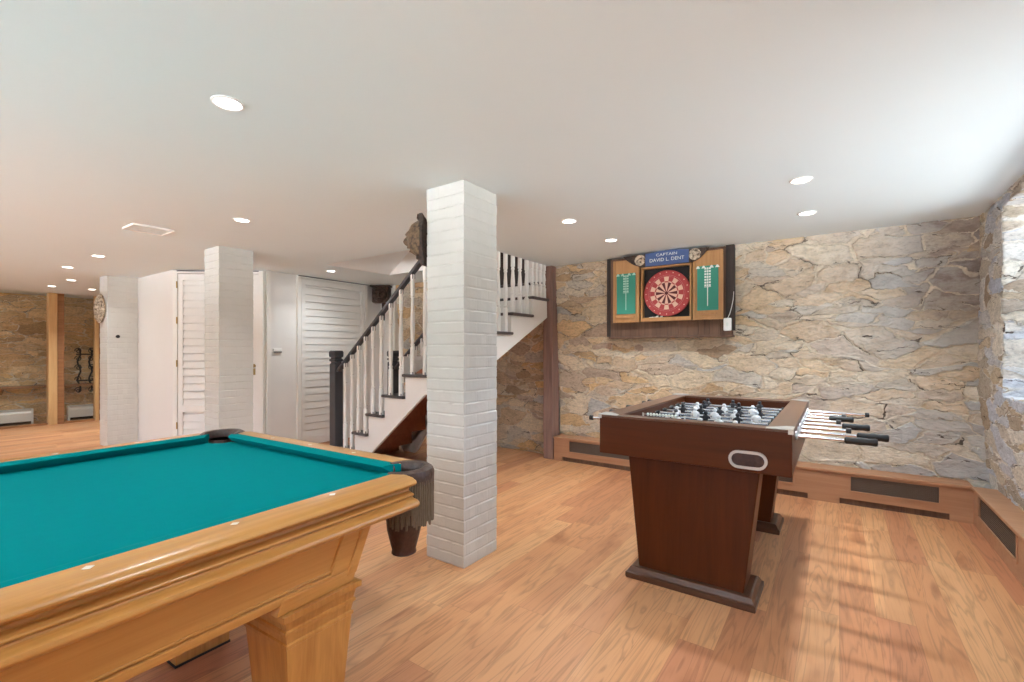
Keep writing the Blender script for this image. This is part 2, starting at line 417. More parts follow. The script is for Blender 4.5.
# stairwell above the ceiling
w = MB()
w.box(-4.9, -2.74, 3.04, 3.14, H+.004, 3.3)                      # near face
w.box(-2.74, -2.64, 3.04, 5.0, H+.004, 3.3)                      # right face
w.box(-4.9, -3.58, 4.05, 4.15, H+.004, 3.3)                     # far face of lower well
w.box(-3.68, -3.58, 4.15, 5.0, H+.004, 3.3)
w.box(-3.08, -2.74, 4.74, 4.82, 2.07, 3.3)                   # nib beside the dark doorway
w.box(-4.9, -2.6, 3.0, 5.8, 3.3, 3.35)
w.hexa([(-4.9, 3.139, H+.004), (-4.77, 3.139, H+.004), (-4.77, 4.051, H+.004), (-4.9, 4.051, H+.004), (-3.35, 3.139, 3.3), (-3.22, 3.139, 3.3), (-3.22, 4.051, 3.3), (-3.35, 4.051, 3.3)])
struct(w.build('wall_stairwell', M['white']))
struct(MB().box(-3.58, -3.08, 4.80, 4.84, 2.07, 3.3).build('dark_opening_panel', M['plankdark']))  # dark panel standing in for the unlit opening upstairs
# stone walls as fine grids (their relief is a displacement)
def back_P(x0, x1, z0, z1): return lambda u, v: (x0+(x1-x0)*u, YB(z0+(z1-z0)*v), z0+(z1-z0)*v)
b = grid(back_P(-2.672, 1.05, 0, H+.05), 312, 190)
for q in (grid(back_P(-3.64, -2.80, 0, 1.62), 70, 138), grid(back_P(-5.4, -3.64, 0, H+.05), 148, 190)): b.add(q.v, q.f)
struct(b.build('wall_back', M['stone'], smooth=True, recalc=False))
struct(MB().box(-12, -5.4, 4.70, 5.0, 0, H).build('wall_back', M['white']))
struct(MB().box(-5.4, -3.58, 4.93, 5.0, 0, H).box(-3.58, -2.74, 4.93, 5.0, 0, 2.0).box(-2.74, 1.5, 4.93, 5.0, 0, H).build('wall_back', M['white']))
# right wall with a deep window recess
RY0, RY1, SILL, HEAD = 1.9, 4.20, .96, 2.17
r = MB()
def addg(P, nu, nv, flip=False):
    g = grid(P, nu, nv, flip); r.add(g.v, g.f)
TOP = H+.05
for z0_, z1_, n_ in ((0, SILL, 80), (SILL, HEAD, 110), (HEAD, TOP, 8)):
    addg(lambda u, v: (XR(z0_+(z1_-z0_)*v), RY1+.7*u, z0_+(z1_-z0_)*v), 70, n_, True)          # beyond the recess
    addg(lambda u, v: (XR(z0_+(z1_-z0_)*v), RY0-5.0*u, z0_+(z1_-z0_)*v), 200, n_)              # before it
addg(lambda u, v: (XR(SILL*v), RY0+(RY1-RY0)*u, v*SILL), 180, 80, True)        # under the sill
addg(lambda u, v: (.87, RY0+(RY1-RY0)*u, HEAD+(TOP-HEAD)*v), 180, 8, True)
addg(lambda u, v: (.87+.5*u, RY1, SILL+(HEAD-SILL)*v), 50, 110)               # far jamb, facing the camera
addg(lambda u, v: (.87+.5*u, RY0, SILL+(HEAD-SILL)*v), 50, 110, True)
addg(lambda u, v: (.87+.5*u, RY0+(RY1-RY0)*v, SILL), 50, 180)          # sill
addg(lambda u, v: (.87+.5*u, RY0+(RY1-RY0)*v, HEAD), 50, 180, True)          # head
bm_r = r.build('wall_right', M['stone_right'], recalc=False); struct(bm_r)
bm = bmesh.new(); bm.from_mesh(bm_r.data); bmesh.ops.remove_doubles(bm, verts=bm.verts, dist=.002); bm.to_mesh(bm_r.data); bm.free()
bm_r.data.polygons.foreach_set('use_smooth', [True]*len(bm_r.data.polygons))
struct(MB().box(1.5, 1.56, -3.2, RY0, 0, H).box(1.5, 1.56, RY1, 5.0, 0, H).box(1.4, 1.56, RY0, RY1, 0, SILL-.03).box(1.4, 1.56, RY0, RY1, HEAD+.03, H+.2)
       .box(1.0, 1.5, RY1+.03, RY1+.08, 0, H).box(1.0, 1.5, RY0-.08, RY0-.03, 0, H).build('wall_right', M['white']))
# window in the recess: white frame, upright bars
wn = struct(empty('window_1', (1.34, (RY0+RY1)/2, SILL)))
fr = MB(); wl = (RY1-RY0)/2
fr.box(-.03, .03, -wl, wl, 0, .05).box(-.03, .03, -wl, wl, HEAD-SILL-.05, HEAD-SILL).box(-.03, .03, -wl, -wl+.05, 0, HEAD-SILL).box(-.03, .03, wl-.05, wl, 0, HEAD-SILL)
fr.build('frame', M['white2'], wn)
yc = (RY0+RY1)/2
for yb in (2.07, 2.318, 2.56, 2.805, 3.05, 3.295, 3.54, 3.785, 4.03):
    MB().box(-.02, .02, yb-yc-.024, yb-yc+.024, .05, HEAD-SILL-.05).build('window_bar', M['white2'], wn)
MB().box(.018, .024, -wl+.04, wl-.04, .04, HEAD-SILL-.04).build('pane', M['glass'], wn)
# left wall, rear wall
b = grid(lambda u, v: (-11.55, 4.8-7.9*u, v*(H+.05)), 420, 120, True)
struct(b.build('wall_left', M['stone_left'], smooth=True, recalc=False))
bpy.data.objects['wall_left'].scale = (1, 1, 1)
struct(MB().box(-12, -11.75, -3.2, 5, 0, H).build('wall_left', M['white']))
RW = [(-9.4, -8.4), (-5.4, -3.9), (-3.3, -1.9), (-1.3, .3)]      # windows added in the unseen rear wall to light the ceiling
rb = MB().box(-12, 1.5, -3.2, -3.05, 0, .9).box(-12, 1.5, -3.2, -3.05, 2.1, H); x_ = -12
for a_, b_ in RW:
    rb.box(x_, a_, -3.2, -3.05, .9, 2.1); x_ = b_
rb.box(x_, 1.5, -3.2, -3.05, .9, 2.1)
struct(rb.build('wall_rear', M['white']))
def portal(loc, rot, sx, sy):
    ld = bpy.data.lights.new('daylight_portal', 'AREA'); ld.shape = 'RECTANGLE'; ld.size = sx; ld.size_y = sy; ld.cycles.is_portal = True
    lo = bpy.data.objects.new('daylight_portal', ld); COL.objects.link(lo); lo.location = loc; lo.rotation_euler = rot
for i_, (a_, b_) in enumerate(RW):
    ww = struct(empty('window_%d' % (3+i_), ((a_+b_)/2, -3.12, .9)))  # added window, out of view behind the camera
    hw_ = (b_-a_)/2
    MB().box(-hw_, hw_, -.03, .03, 0, .05).box(-hw_, hw_, -.03, .03, 1.15, 1.2).box(-hw_, -hw_+.05, -.03, .03, .05, 1.15).box(hw_-.05, hw_, -.03, .03, .05, 1.15).box(-.02, .02, -.03, .03, .05, 1.15).build('frame', M['white2'], ww)
    portal(((a_+b_)/2, -3.19, 1.5), (-pi/2, 0, 0), b_-a_, 1.2)
struct(MB().box(2.3, 2.4, 1.0, 5.5, -.1, 1.35).box(1.56, 2.3, 1.0, 5.5, -.1, 0).build('wall_light_block', M['stone_right']))  # unseen wall added outside to hold back ground light at the recess window
portal((1.40, 3.05, 1.56), (0, pi/2, 0), 1.25, 2.3)
# white closet block: face, bevelled door corner, side
DA, DB = (-6.585, 2.29), (-5.73, 2.93)
c = MB()
c.prism([(-7.9, 2.275), (DA[0], 2.275), (DA[0], 2.36), (-7.9, 2.36)], 'Z', 0, H)
c.prism([(-7.9, 2.28), (-7.8, 2.28), (-7.8, 4.75), (-7.9, 4.75)], 'Z', 0, H)
c.prism([(-5.83, 2.93), (-5.73, 2.93), (-5.73, 3.345), (-5.83, 3.345)], 'Z', 0, H)
c.prism([(-5.83, 4.43), (-5.73, 4.43), (-5.73, 4.75), (-5.83, 4.75)], 'Z', 0, H)
struct(c.build('wall_closet', M['white']))
def louver_door(name, L, z0, z1, slat, panel_rail=None, tilt=.006):
    """door lying along local x from 0 to L, facing local -y"""
    d = MB(); st = .055
    d.box(0, st, -.02, .02, z0, z1).box(L-st, L, -.02, .02, z0, z1)
    d.box(st, L-st, -.02, .02, z0, z0+.10).box(st, L-st, -.02, .02, z1-.07, z1)
    zs = [z0+.10, z1-.07]
    if panel_rail:
        d.box(st, L-st, -.02, .02, panel_rail-.04, panel_rail+.04)
    z = z0+.10
    while z < z1-.075:
        if not (panel_rail and abs(z+slat/2-panel_rail) < .05):
            t = min(slat, z1-.07-z)
            d.hexa([(st, -.014, z), (L-st, -.014, z), (L-st, -.004, z), (st, -.004, z), (st, -.014+tilt, z+t-.008), (L-st, -.014+tilt, z+t-.008), (L-st, -.004+tilt, z+t-.008), (st, -.004+tilt, z+t-.008)])
        z += slat
    d.box(st, L-st, .017, .021, z0+.1, z1-.07)
    return d
LD = sqrt((DB[0]-DA[0])**2+(DB[1]-DA[1])**2); ANG = math.atan2(DB[1]-DA[1], DB[0]-DA[0])
d1 = struct(empty('door_1', (DA[0], DA[1], 0), ANG))
half = LD/2-.055
fr = MB().box(0, .05, -.03, .06, 0, H-.01).box(LD-.05, LD, -.03, .06, 0, H-.01).box(.05, LD-.05, -.03, .06, 2.19, H-.01)
fr.build('frame', M['white2'], d1)
MB().box(.05, LD-.05, -.036, -.03, 2.212, 2.222).build('shadow_gap', M['grey'], d1)
louver_door('x', half*2, .02, 2.18, .092, .55, .014).build('door_leaf', M['white2'], d1, loc=(.055, 0, 0))
hd = MB().lathe([(.012, 0), (.012, .02), (.022, .025), (.024, .05), (.014, .06)], (0, 0, 0), 12, 'Y')
hd.build('handle', M['brass'], d1, smooth=True, loc=(LD-.105, -.085, 1.07))
MB().box(-.012, .012, -.006, 0, -.04, .04).build('latch_plate', M['brass'], d1, loc=(LD-.105, -.02, 1.0))
for z in (.35, 1.1, 1.62, 2.05):
    MB().lathe([(.008, -.04), (.008, .04)], (0, 0, 0), 8).build('hinge', M['brass'], d1, loc=(.05, -.034, z))
d2 = struct(empty('door_2', (-5.73, 3.345, 0), pi/2))
fr = MB().box(0, .045, -.035, .08, 0, H-.005).box(1.04, 1.085, -.035, .08, 0, H-.005).box(.045, 1.04, -.025, .08, 2.195, H-.005)
fr.build('frame', M['white2'], d2)
louver_door('x', .985, .015, 2.19, .094).build('door_leaf', M['white2'], d2, loc=(.05, -.012, 0))
MB().box(.0, 1.085, -.04, -.03, 2.222, 2.23).build('shadow_gap', M['grey'], d2)
struct(MB().box(-5.722, -5.70, 2.95, 3.0, 0, H).build('trim_1', M['white2']))
# glazed screen in front of the left stone wall
gw = struct(empty('window_2', (-10.95, 1.5, 0)))
MB().box(-.03, .03, -4.5, 3.2, 0, .035).build('bottom_rail', M['ledge'], gw)
for (a, bb) in ((-4.5, .455), (.675, 1.06), (1.17, 3.2)):
    MB().box(-.005, .005, a, bb, .035, H-.002).build('pane', M['glass'], gw)

# ------------------------------------------------------------------ white brick columns
def brick_column(x0, x1, y0, y1, label, seed):
    rnd = random.Random(seed); rings = []; nseg = 6; ch = .0677
    nc = 33
    def ring(z, off):
        pts = []
        cs = [(x0, y0), (x1, y0), (x1, y1), (x0, y1)]
        nrm = [(0, -1), (1, 0), (0, 1), (-1, 0)]
        for s in range(4):
            a, bq = cs[s], cs[(s+1) % 4]
            for k in range(nseg):
                t = k/nseg; j = off[s][k]
                n2 = nrm[s]; px = a[0]+(bq[0]-a[0])*t; py = a[1]+(bq[1]-a[1])*t
                if k == 0:
                    n3 = nrm[s-1]; px += n2[0]*j+n3[0]*off[s-1][0]; py += n2[1]*j+n3[1]*off[s-1][0]
                else: px += n2[0]*j; py += n2[1]*j
                pts.append((px, py, z))
        return pts
    for kz in range(nc):
        z = kz*ch*H/(nc*ch)
        base = [[rnd.uniform(-.0014, .0018)+rnd.uniform(-.0014, .0014) for _ in range(nseg)] for _ in range(4)]
        inn = [[v-.0022 for v in q] for q in base]
        hh = H/nc
        rings += [ring(z, inn), ring(z+.009, base), ring(z+hh-.009, base)]
    rings.append(ring(H-.001, base))
    o = MB().loft(rings).build('brick_column', M['brick'])
    tag(o, label, 'column', 'white painted brick columns')
    return o
brick_column(-2.045, -1.75, 2.03, 2.345, 'white painted brick column in front of the stairs, nearest of the three', 1)
brick_column(-5.03, -4.725, 2.0, 2.31, 'white painted brick column beyond the far pool table pocket, before the louvered corner door', 2)
brick_column(-8.06, -7.75, 1.95, 2.27, 'white painted brick column farthest away, with a pale round mask on it', 3)

# ------------------------------------------------------------------ pool table
def pool():
    T = thing('pool_table', 'honey oak pool table with teal felt and fringed leather pockets', 'pool table', (-1.979, -.099, 0), radians(2))
    hw, hl, zt, zb = .715, 1.32, .81, .768
    prof = [(0, 0), (.055, 0), (.085, -.004), (.103, -.012), (.108, -.021), (.102, -.028), (.082, -.033), (.068, -.043), (.070, -.053), (.086, -.058), (.093, -.060), (.094, -.066),
            (.086, -.070), (.090, -.074), (.108, -.076), (.119, -.083), (.122, -.092), (.115, -.102), (.10, -.107), (.03, -.107), (0, -.09)]
    cush = [(0, -.001), (-.026, -.001), (-.046, -.005), (-.052, -.009), (-.050, -.013), (-.034, -.026), (-.016, -.042), (0, -.042)]
    def ext(pr, sgn, axis, a0, a1, off, skew=0):
        r0, r1 = [], []
        for d, z in pr:
            k = -d*skew
            if axis == 'Y':
                r0.append((sgn*(off+d), a0+k, zt+z)); r1.append((sgn*(off+d), a1-k, zt+z))
            else:
                r0.append((a0+k, sgn*(off+d), zt+z)); r1.append((a1-k, sgn*(off+d), zt+z))
        return MB().loft([r0, r1])
    ends = hl-.105; side = .07
    for sgn in (1, -1):
        for a0, a1 in ((side, ends), (-ends, -side)):
            rl = ext(prof, sgn, 'Y', a0, a1, hw).build('rail', M['oak'], T, smooth=True, bevel=.006)
            for q in (1, 2, 3):
                yy = a0+(a1-a0)*q/4 + (.04 if a0 > 0 else -.04)*0
                MB().lathe([(.011, 0), (.011, .0016), (.008, .002)], (sgn*(hw+.03), yy, zt-.0006), 4).build('sight', M['pearl'], rl)
            ext(cush, sgn, 'Y', a0-.0, a1+.02, hw, .9).build('cushion', M['felt'], T, smooth=True)
    for sgn in (1, -1):
        rl = ext(prof, sgn, 'X', -(hw-.09), hw-.09, hl).build('rail', M['oakx'], T, smooth=True, bevel=.006)
        for q in (1, 2, 3):
            MB().lathe([(.011, 0), (.011, .0016), (.008, .002)], (-(hw-.09)+2*(hw-.09)*q/4, sgn*(hl+.03), zt-.0006), 4).build('sight', M['pearl'], rl)
        ext(cush, sgn, 'X', -(hw-.082), hw-.082, hl, .9).build('cushion', M['felt'], T, smooth=True)
    # bed with rounded pocket notches
    poly = []; pc = .045; R = .062
    for sx, sy in ((1, 1), (-1, 1), (-1, -1), (1, -1)):
        cx, cy = sx*(hw-pc), sy*(hl-pc); pts = []
        for k in range(9):
            a = math.atan2(-sy, -sx)+(k-4)/8*radians(170); pts.append((cx+R*cos(a), cy+R*sin(a)))
        edge_a, edge_b = (sx*hw, sy*(hl-pc-R)), (sx*(hw-pc-R), sy*hl)
        if sx*sy > 0: pts = pts if (Vector(pts[0])-Vector(edge_a)).length < (Vector(pts[-1])-Vector(edge_a)).length else pts[::-1]; poly += [edge_a]+pts+[edge_b]
        else: pts = pts if (Vector(pts[0])-Vector(edge_b)).length < (Vector(pts[-1])-Vector(edge_b)).length else pts[::-1]; poly += [edge_b]+pts+[edge_a]
    MB().prism(poly, 'Z', zb-.03, zb).build('playing_surface', M['felt'], T)
    # apron: a slanted frame under the rails, with moulded lower edge
    cab = MB()
    zt2, zb2 = zt-.10, .55
    def fr(a, z): return [(-a[0], -a[1], z), (a[0], -a[1], z), (a[0], a[1], z), (-a[0], a[1], z)]
    cab.loft([fr((.768, 1.05), zt2), fr((.750, 1.0), zb2), fr((.70, .94), zb2), fr((.70, .94), .62)])
    cab.build('cabinet', M['oak'], T)
    def xs(z): return .778+(z-.71)*.113                      # slanted outer face
    def ye(z): return 1.056+(z-.71)*.33
    for sgn in (1, -1):                                     # framed side panels
        p = MB()
        def slab(ya, yb_, z0, z1, o=0., slant=True):
            pts = []
            for z in (z0, z1):
                y1 = (ye(z) if slant else yb_); y0 = ya if not slant else ye(z)-(yb_-ya)
                x1, x0 = xs(z)+o, xs(z)-.03
                q_ = [(sgn*x0, y0, z), (sgn*x1, y0, z), (sgn*x1, y1, z), (sgn*x0, y1, z)]
                pts.append(q_)
            return pts
        for f_ in (1, -1):
            q = slab(0, .10, .548, .715); p.hexa([(x, f_*y, z) for x, y, z in q[0]+q[1]])
            q = slab(0, .035, .548, .715, .006); p.hexa([(x, f_*y, z) for x, y, z in q[0]+q[1]])
            q = slab(.0, .25, .522, .566, .003); p.hexa([(x, f_*y, z) for x, y, z in q[0]+q[1]])
        q = slab(-.95, .95, .550, .574, .0, False); p.hexa(q[0]+q[1])
        q = slab(-.95, .95, .578, .584, -.004, False); p.hexa(q[0]+q[1])
        p.build('side_frame', M['oak'], T, bevel=.003)
    for sx, ox in ((1, .645), (-1, .225)):                        # the far legs stand further in
        for sy in (1, -1):
            L = MB(); cx, cy = sx*ox, sy*(.885 if sx > 0 else .95)
            def sq(h, z): return [(cx-h, cy-h, z), (cx+h, cy-h, z), (cx+h, cy+h, z), (cx-h, cy+h, z)]
            L.loft([sq(.100, 0), sq(.100, .07), sq(.092, .075), sq(.085, .10), sq(.108, .415), sq(.112, .418), sq(.112, .428), sq(.107, .431),
                    sq(.112, .456), sq(.117, .459), sq(.117, .468), sq(.112, .471), sq(.118, .498), sq(.130, .504), sq(.130, .521)])
            lg = L.build('leg', M['oakz'], T)
            MB().box(cx-.103, cx+.103, cy-.103, cy+.103, 0, .009).build('foot_pad', M['black'], lg)
    # corner pockets: leather collar, fringe, hanging cup
    def pocket(sx, sy, corner=True):
        if corner: cx, cy, a0 = sx*(hw-.03), sy*(hl-.035), math.atan2(sy, sx); span = radians(125); R1 = .088
        else: cx, cy, a0 = sx*(hw+.035), 0, (0 if sx > 0 else pi); span = radians(95); R1 = .075
        n = 17; rings = []
        for k in range(n):
            t = k/(n-1)*2-1; a = a0+t*span; e = 1-.25*t*t
            cs = [(-.022, .004), (-.012, .016), (.006, .018), (.020, .010), (.026, -.008), (.024, -.040), (.012, -.050), (-.016, -.048), (-.024, -.02)]
            rings.append([(cx+(R1+d*e)*cos(a), cy+(R1+d*e)*sin(a), zt+z*e-.010) for d, z in cs])
        pk = MB().loft(rings).build('pocket_collar', M['leather'], T, smooth=True)
        f = MB(); rnd = random.Random(3)
        for k in range(46):
            t = (k/45*2-1)*.92; a = a0+t*span; rr = R1+.020
            x, y = cx+rr*cos(a), cy+rr*sin(a); L = .158+rnd.uniform(-.012, .012)
            pts = [(x+rnd.uniform(-.002, .002), y+rnd.uniform(-.002, .002), zt-.035-L*q/4) for q in range(5)]
            f.tube(pts, [.0045, .0042, .0042, .0048, .0040], 5)
        band = []
        for k in range(n):
            t = (k/(n-1)*2-1)*.93; a = a0+t*span
            band.append([(cx+(R1+d)*cos(a), cy+(R1+d)*sin(a), zt+z) for d, z in ((.014, -.03), (.019, -.03), (.019, -.15), (.014, -.15))])
        f.loft(band)
        f.build('fringe', M['fringe'], pk, smooth=True)
        cup = MB().lathe([(.066, .17), (.068, .13), (.064, .08), (.052, .03), (.044, .0), (.047, -.012), (.040, -.016), (.036, .0), (.046, .04), (.056, .09), (.060, .17)], (cx, cy, .505), 18)
        cup.build('pocket_cup', M['cup'], pk, smooth=True)
        lin_ = MB().lathe([(.062, .125), (.064, .10), (.062, 0), (.058, 0), (.058, .125)], (cx, cy, .655), 16)
        lin_.build('pocket_liner', M['cup'], pk, smooth=True)
    for sx in (1, -1):
        for sy in (1, -1): pocket(sx, sy)
        pocket(sx, 0, False)
pool()

# ------------------------------------------------------------------ foosball table
def foosball():
    T = thing('foosball_table', 'dark walnut foosball table with chrome rods standing by the stone wall', 'foosball table', (-.634, 3.24, 0))
    a, bl, zt, zb = .471, .78, .89, .672
    ia, ib0, ib1, zf = .365, .70, .63, .80       # inner half width, near, far
    cab = MB()
    cab.box(-a, a, -bl, -bl+.03, zb, zt-.012).box(-a, a, bl-.03, bl, zb, zt-.012)
    cab.box(-a, -a+.03, -bl+.03, bl-.03, zb, zt-.012).box(a-.03, a, -bl+.03, bl-.03, zb, zt-.012)
    cab.box(-a+.03, a-.03, -bl+.03, bl-.03, zb+.03, zb+.045)
    cab.build('cabinet', M['walnut'], T, bevel=.004)
    inn = MB()
    inn.box(-ia-.02, -ia, -ib0, ib1, zf, zt-.012).box(ia, ia+.02, -ib0, ib1, zf, zt-.012)
    inn.box(-ia-.02, ia+.02, -ib0-.02, -ib0, zf, zt-.012).box(-ia-.02, ia+.02, ib1, ib1+.02, zf, zt-.012)
    inn.build('inner_wall', M['walnut'], T)
    rim = MB()
    rim.box(-a-.003, -ia, -bl-.003, bl+.003, zt-.012, zt).box(ia, a+.003, -bl-.003, bl+.003, zt-.012, zt)
    rim.box(-ia, ia, -bl-.003, -ib0, zt-.012, zt).box(-ia, ia, ib1, bl+.003, zt-.012, zt)
    rim.build('rim', M['walnutrim'], T, bevel=.003)
    MB().box(-ia, ia, -ib0, ib1, zf-.012, zf).build('playfield', M['field'], T)
    for sx in (1, -1):
        for sy in (1, -1):
            q = MB(); x, y = sx*(a+.005), sy*(bl+.005)
            q.prism([(x, y), (x-sx*.11, y), (x-sx*.11, y-sy*.035), (x-sx*.035, y-sy*.11), (x, y-sy*.11)], 'Z', zt, zt+.003)
            q.prism([(x, y), (x-sx*.02, y), (x, y-sy*.02)], 'Z', zt-.02, zt+.002)
            q.build('corner_plate', M['steel'], T)
    # ball return on the near end panel
    def stad(w, h, n=10):
        r_ = h/2; pts = []
        for k in range(n+1):
            t = -pi/2+pi*k/n; pts.append((w/2-r_+r_*cos(t), r_*sin(t)))
        for k in range(n+1):
            t = pi/2+pi*k/n; pts.append((-w/2+r_+r_*cos(t), r_*sin(t)))
        return pts
    cx, cz = .29, .731
    o1, i1 = stad(.168, .086), stad(.142, .060)
    rg = MB(); y0, y1 = -bl-.010, -bl-.0005
    rings = [[(cx+u, y1, cz+v) for u, v in o1], [(cx+u, y0, cz+v) for u, v in o1], [(cx+u, y0, cz+v) for u, v in i1], [(cx+u, y1, cz+v) for u, v in i1]]
    rg.loft(rings, True, False)
    br = rg.build('ball_return', M['steel'], T, smooth=True)
    cupm = MB().loft([[(cx+u, -bl-.0045, cz+v) for u, v in i1], [(cx+u*.98, -bl-.002, cz+v*.96) for u, v in i1]])
    cupm.build('return_cup', M['cup'], br)
    # legs and feet
    for sy in (-1, 1):
        yc_ = -.612 if sy < 0 else .536
        L = MB()
        t0, t1, dy0, dy1 = .336, .262, .085, .11
        L.hexa([(-t1, yc_-dy1, .05), (t1, yc_-dy1, .05), (t1, yc_+dy1, .05), (-t1, yc_+dy1, .05), (-t0, yc_-dy0, zb+.03), (t0, yc_-dy0, zb+.03), (t0, yc_+dy0, zb+.03), (-t0, yc_+dy0, zb+.03)])
        lg = L.build('leg', M['walnutz'], T, bevel=.006)
        F = MB()
        def q(hx_, hy_, z): return [(-hx_, yc_-hy_, z), (hx_, yc_-hy_, z), (hx_, yc_+hy_, z), (-hx_, yc_+hy_, z)]
        F.loft([q(.318, .153, 0), q(.322, .157, .008), q(.322, .157, .030), q(.312, .147, .036), q(.300, .135, .058), q(.29, .128, .062)])
        F.build('foot', M['footwood'], T)
    # abacus scorers
    for sy, yy in ((-1, -ib0-.012),):
        sr = MB().tube([(-.24, yy, zt+.012), (-.02, yy, zt+.012)], .002, 6)
        sr.box(-.245, -.238, yy-.004, yy+.004, zt, zt+.018).box(-.022, -.015, yy-.004, yy+.004, zt, zt+.018)
        s = sr.build('score_rail', M['steel'], T)
        for k in range(10):
            MB().lathe([(.003, -.006), (.0085, -.004), (.0085, .004), (.003, .006)], (-.215+k*.0165, yy, zt+.012), 8, 'X').build('score_bead', M['chalk'], s, smooth=True)
    # players
    def player_mb():
        p = MB()
        p.loft([[(x*sc_[0], y*sc_[1], z) for x, y in [(cos(2*pi*k/10), sin(2*pi*k/10)) for k in range(10)]] for z, sc_ in
                ((-.068, (.011, .012)), (-.064, (.012, .014)), (-.040, (.011, .009)), (-.022, (.013, .009)), (-.010, (.016, .012)), (.008, (.019, .013)), (.018, (.021, .012)), (.024, (.016, .010)), (.028, (.007, .007)),
                 (.031, (.009, .009)), (.038, (.0125, .0125)), (.045, (.0115, .0115)), (.050, (.006, .006)))])
        for sx in (-1, 1):
            p.tube([(sx*.018, 0, .018), (sx*.024, 0, .0), (sx*.021, -.004, -.014)], [.006, .0055, .005], 6)
        return p
    zr = .842
    lay = [('A', 3), ('A', 2), ('B', 3), ('A', 5), ('B', 5), ('A', 3), ('B', 2), ('B', 3)]
    rend = [.154, .204, .064, .149, .023, .088, .052, .174]
    lend = [-1.24, -1.17, -1.245, -1.15, -1.25, -1.16, -1.245, -1.25]
    pw = pb = None; gm = None
    for k, (side, n) in enumerate(lay):
        y = -.62+k*.158
        xe, xs = rend[k]+.634, lend[k]+.634
        if side == 'A': r0, r1 = xs, xe-.09
        else: r0, r1 = xs+.09, xe
        rod = MB().tube([(r0, 0, 0), (r1, 0, 0)], .0085, 10).build('rod', M['chrome'], T, smooth=True, loc=(0, y, zr))
        sg = 1 if side == 'A' else -1
        g = MB().lathe([(.010, 0), (.0165, .006), (.0155, .03), (.0175, .06), (.0155, .09), (.018, .112), (.016, .12), (.006, .122)], (0, 0, 0), 14, 'X')
        g.v = [(sg*v[0], v[1], v[2]) for v in g.v]
        g.build('grip', M['black'], rod, smooth=True, loc=((xe-.122) if sg > 0 else (xs+.122), 0, 0))
        st = MB().lathe([(.009, 0), (.0145, .002), (.0145, .022), (.009, .024)], (0, 0, 0), 12, 'X')
        st.build('end_stop', M['black'], rod, smooth=True, loc=((r0-.002) if sg > 0 else (r1-.022), 0, 0))
        for sx in (1, -1):
            MB().lathe([(.010, 0), (.022, .002), (.022, .008), (.014, .014), (.010, .014)], (0, 0, 0), 14, 'X').build('bearing', M['steel'], rod, smooth=True, loc=(sx*(a+.008)-.007, 0, 0))
            MB().lathe([(.009, 0), (.015, .001), (.015, .022), (.009, .023)], (0, 0, 0), 12, 'X').build('bumper', M['black'], rod, smooth=True, loc=(sx*(ia-.03)-.011, 0, 0))
        gap = 2*ia/(n+1) if n > 2 else .24
        sh = random.Random(k*5+2).uniform(-.04, .04) if n < 5 else .015
        tilt = random.Random(k+40).uniform(-.25, .25)
        for i in range(n):
            x = (i-(n-1)/2)*gap*(.95)+sh
            src = pw if side == 'A' else pb
            if src is None:
                o = player_mb().build('player', M['playerw'] if side == 'A' else M['playerb'], rod, smooth=True, rotz=pi/2*0)
                if side == 'A': pw = o
                else: pb = o
            else: o = link_copy(src, rod)
            o.location = (x, 0, 0); o.rotation_euler = (tilt, 0, 0)
foosball()

# ------------------------------------------------------------------ oak heater covers along the walls
def cover(name, label, length, depth, h, grilles, toes, mat, loc, rz, zz=(.105, .25)):
    """front faces local -y at y=0, runs along local x from 0 to length, top at h"""
    T = thing(name, label, 'heater cover', loc, rz)
    xs = [0]
    p = MB(); z0, z1 = zz
    cuts = sorted(grilles)
    x = 0
    for g0, g1 in cuts:
        p.box(x, g0, 0, .02, .05, h-.02); x = g1
    p.box(x, length, 0, .02, .05, h-.02)
    for g0, g1 in cuts:
        p.box(g0, g1, 0, .02, .05, z0).box(g0, g1, 0, .02, z1, h-.02)
    x = 0
    for g0, g1 in sorted(toes):
        p.box(x, g0, 0, .02, 0, .05); x = g1
    p.box(x, length, 0, .02, 0, .05)
    p.build('front_panel', mat, T)
    MB().box(0, length, .021, .03, 0, .05).build('toe_recess', M['plank'], T)
    MB().box(-.0, length, -.015, depth, h-.02, h).build('top_board', mat, T, bevel=.004)
    for g0, g1 in cuts:
        f = MB(); t = .014
        f.box(g0, g1, -.006, .004, z0, z0+t).box(g0, g1, -.006, .004, z1-t, z1).box(g0, g0+t, -.006, .004, z0+t, z1-t).box(g1-t, g1, -.006, .004, z0+t, z1-t)
        ff = f.build('grille_frame', mat, T)
        g = MB().box(g0+.002, g1-.002, .016, .02, z0, z1)
        n = int((g1-g0)/.011)
        for i in range(n):
            xx = g0+.006+i*.011; g.box(xx, xx+.004, .012, .016, z0, z1)
        for i in range(9):
            zz = z0+.012+i*.0135; g.box(g0+.004, g1-.004, .010, .013, zz, zz+.004)
        g.build('grille', M['grille'], T)
    return T
YF = 4.655
cover('heater_cover', 'long oak heater cover with dark grilles along the foot of the back stone wall', 3.473, .19, .272,
      [(.185, 1.05), (1.42, 2.365), (2.74, 3.30)], [(.11, 1.13), (1.34, 2.46), (2.68, 3.345)], M['bench'], (-2.655, YF, 0), 0)
cover('heater_cover', 'oak heater cover with dark grilles along the right hand wall under the window', 4.2, .15, .272,
      [(.13, .99), (1.3, 2.2), (2.5, 3.4)], [], M['benchy'], (.817, 4.655, 0), -pi/2, (.085, .255))

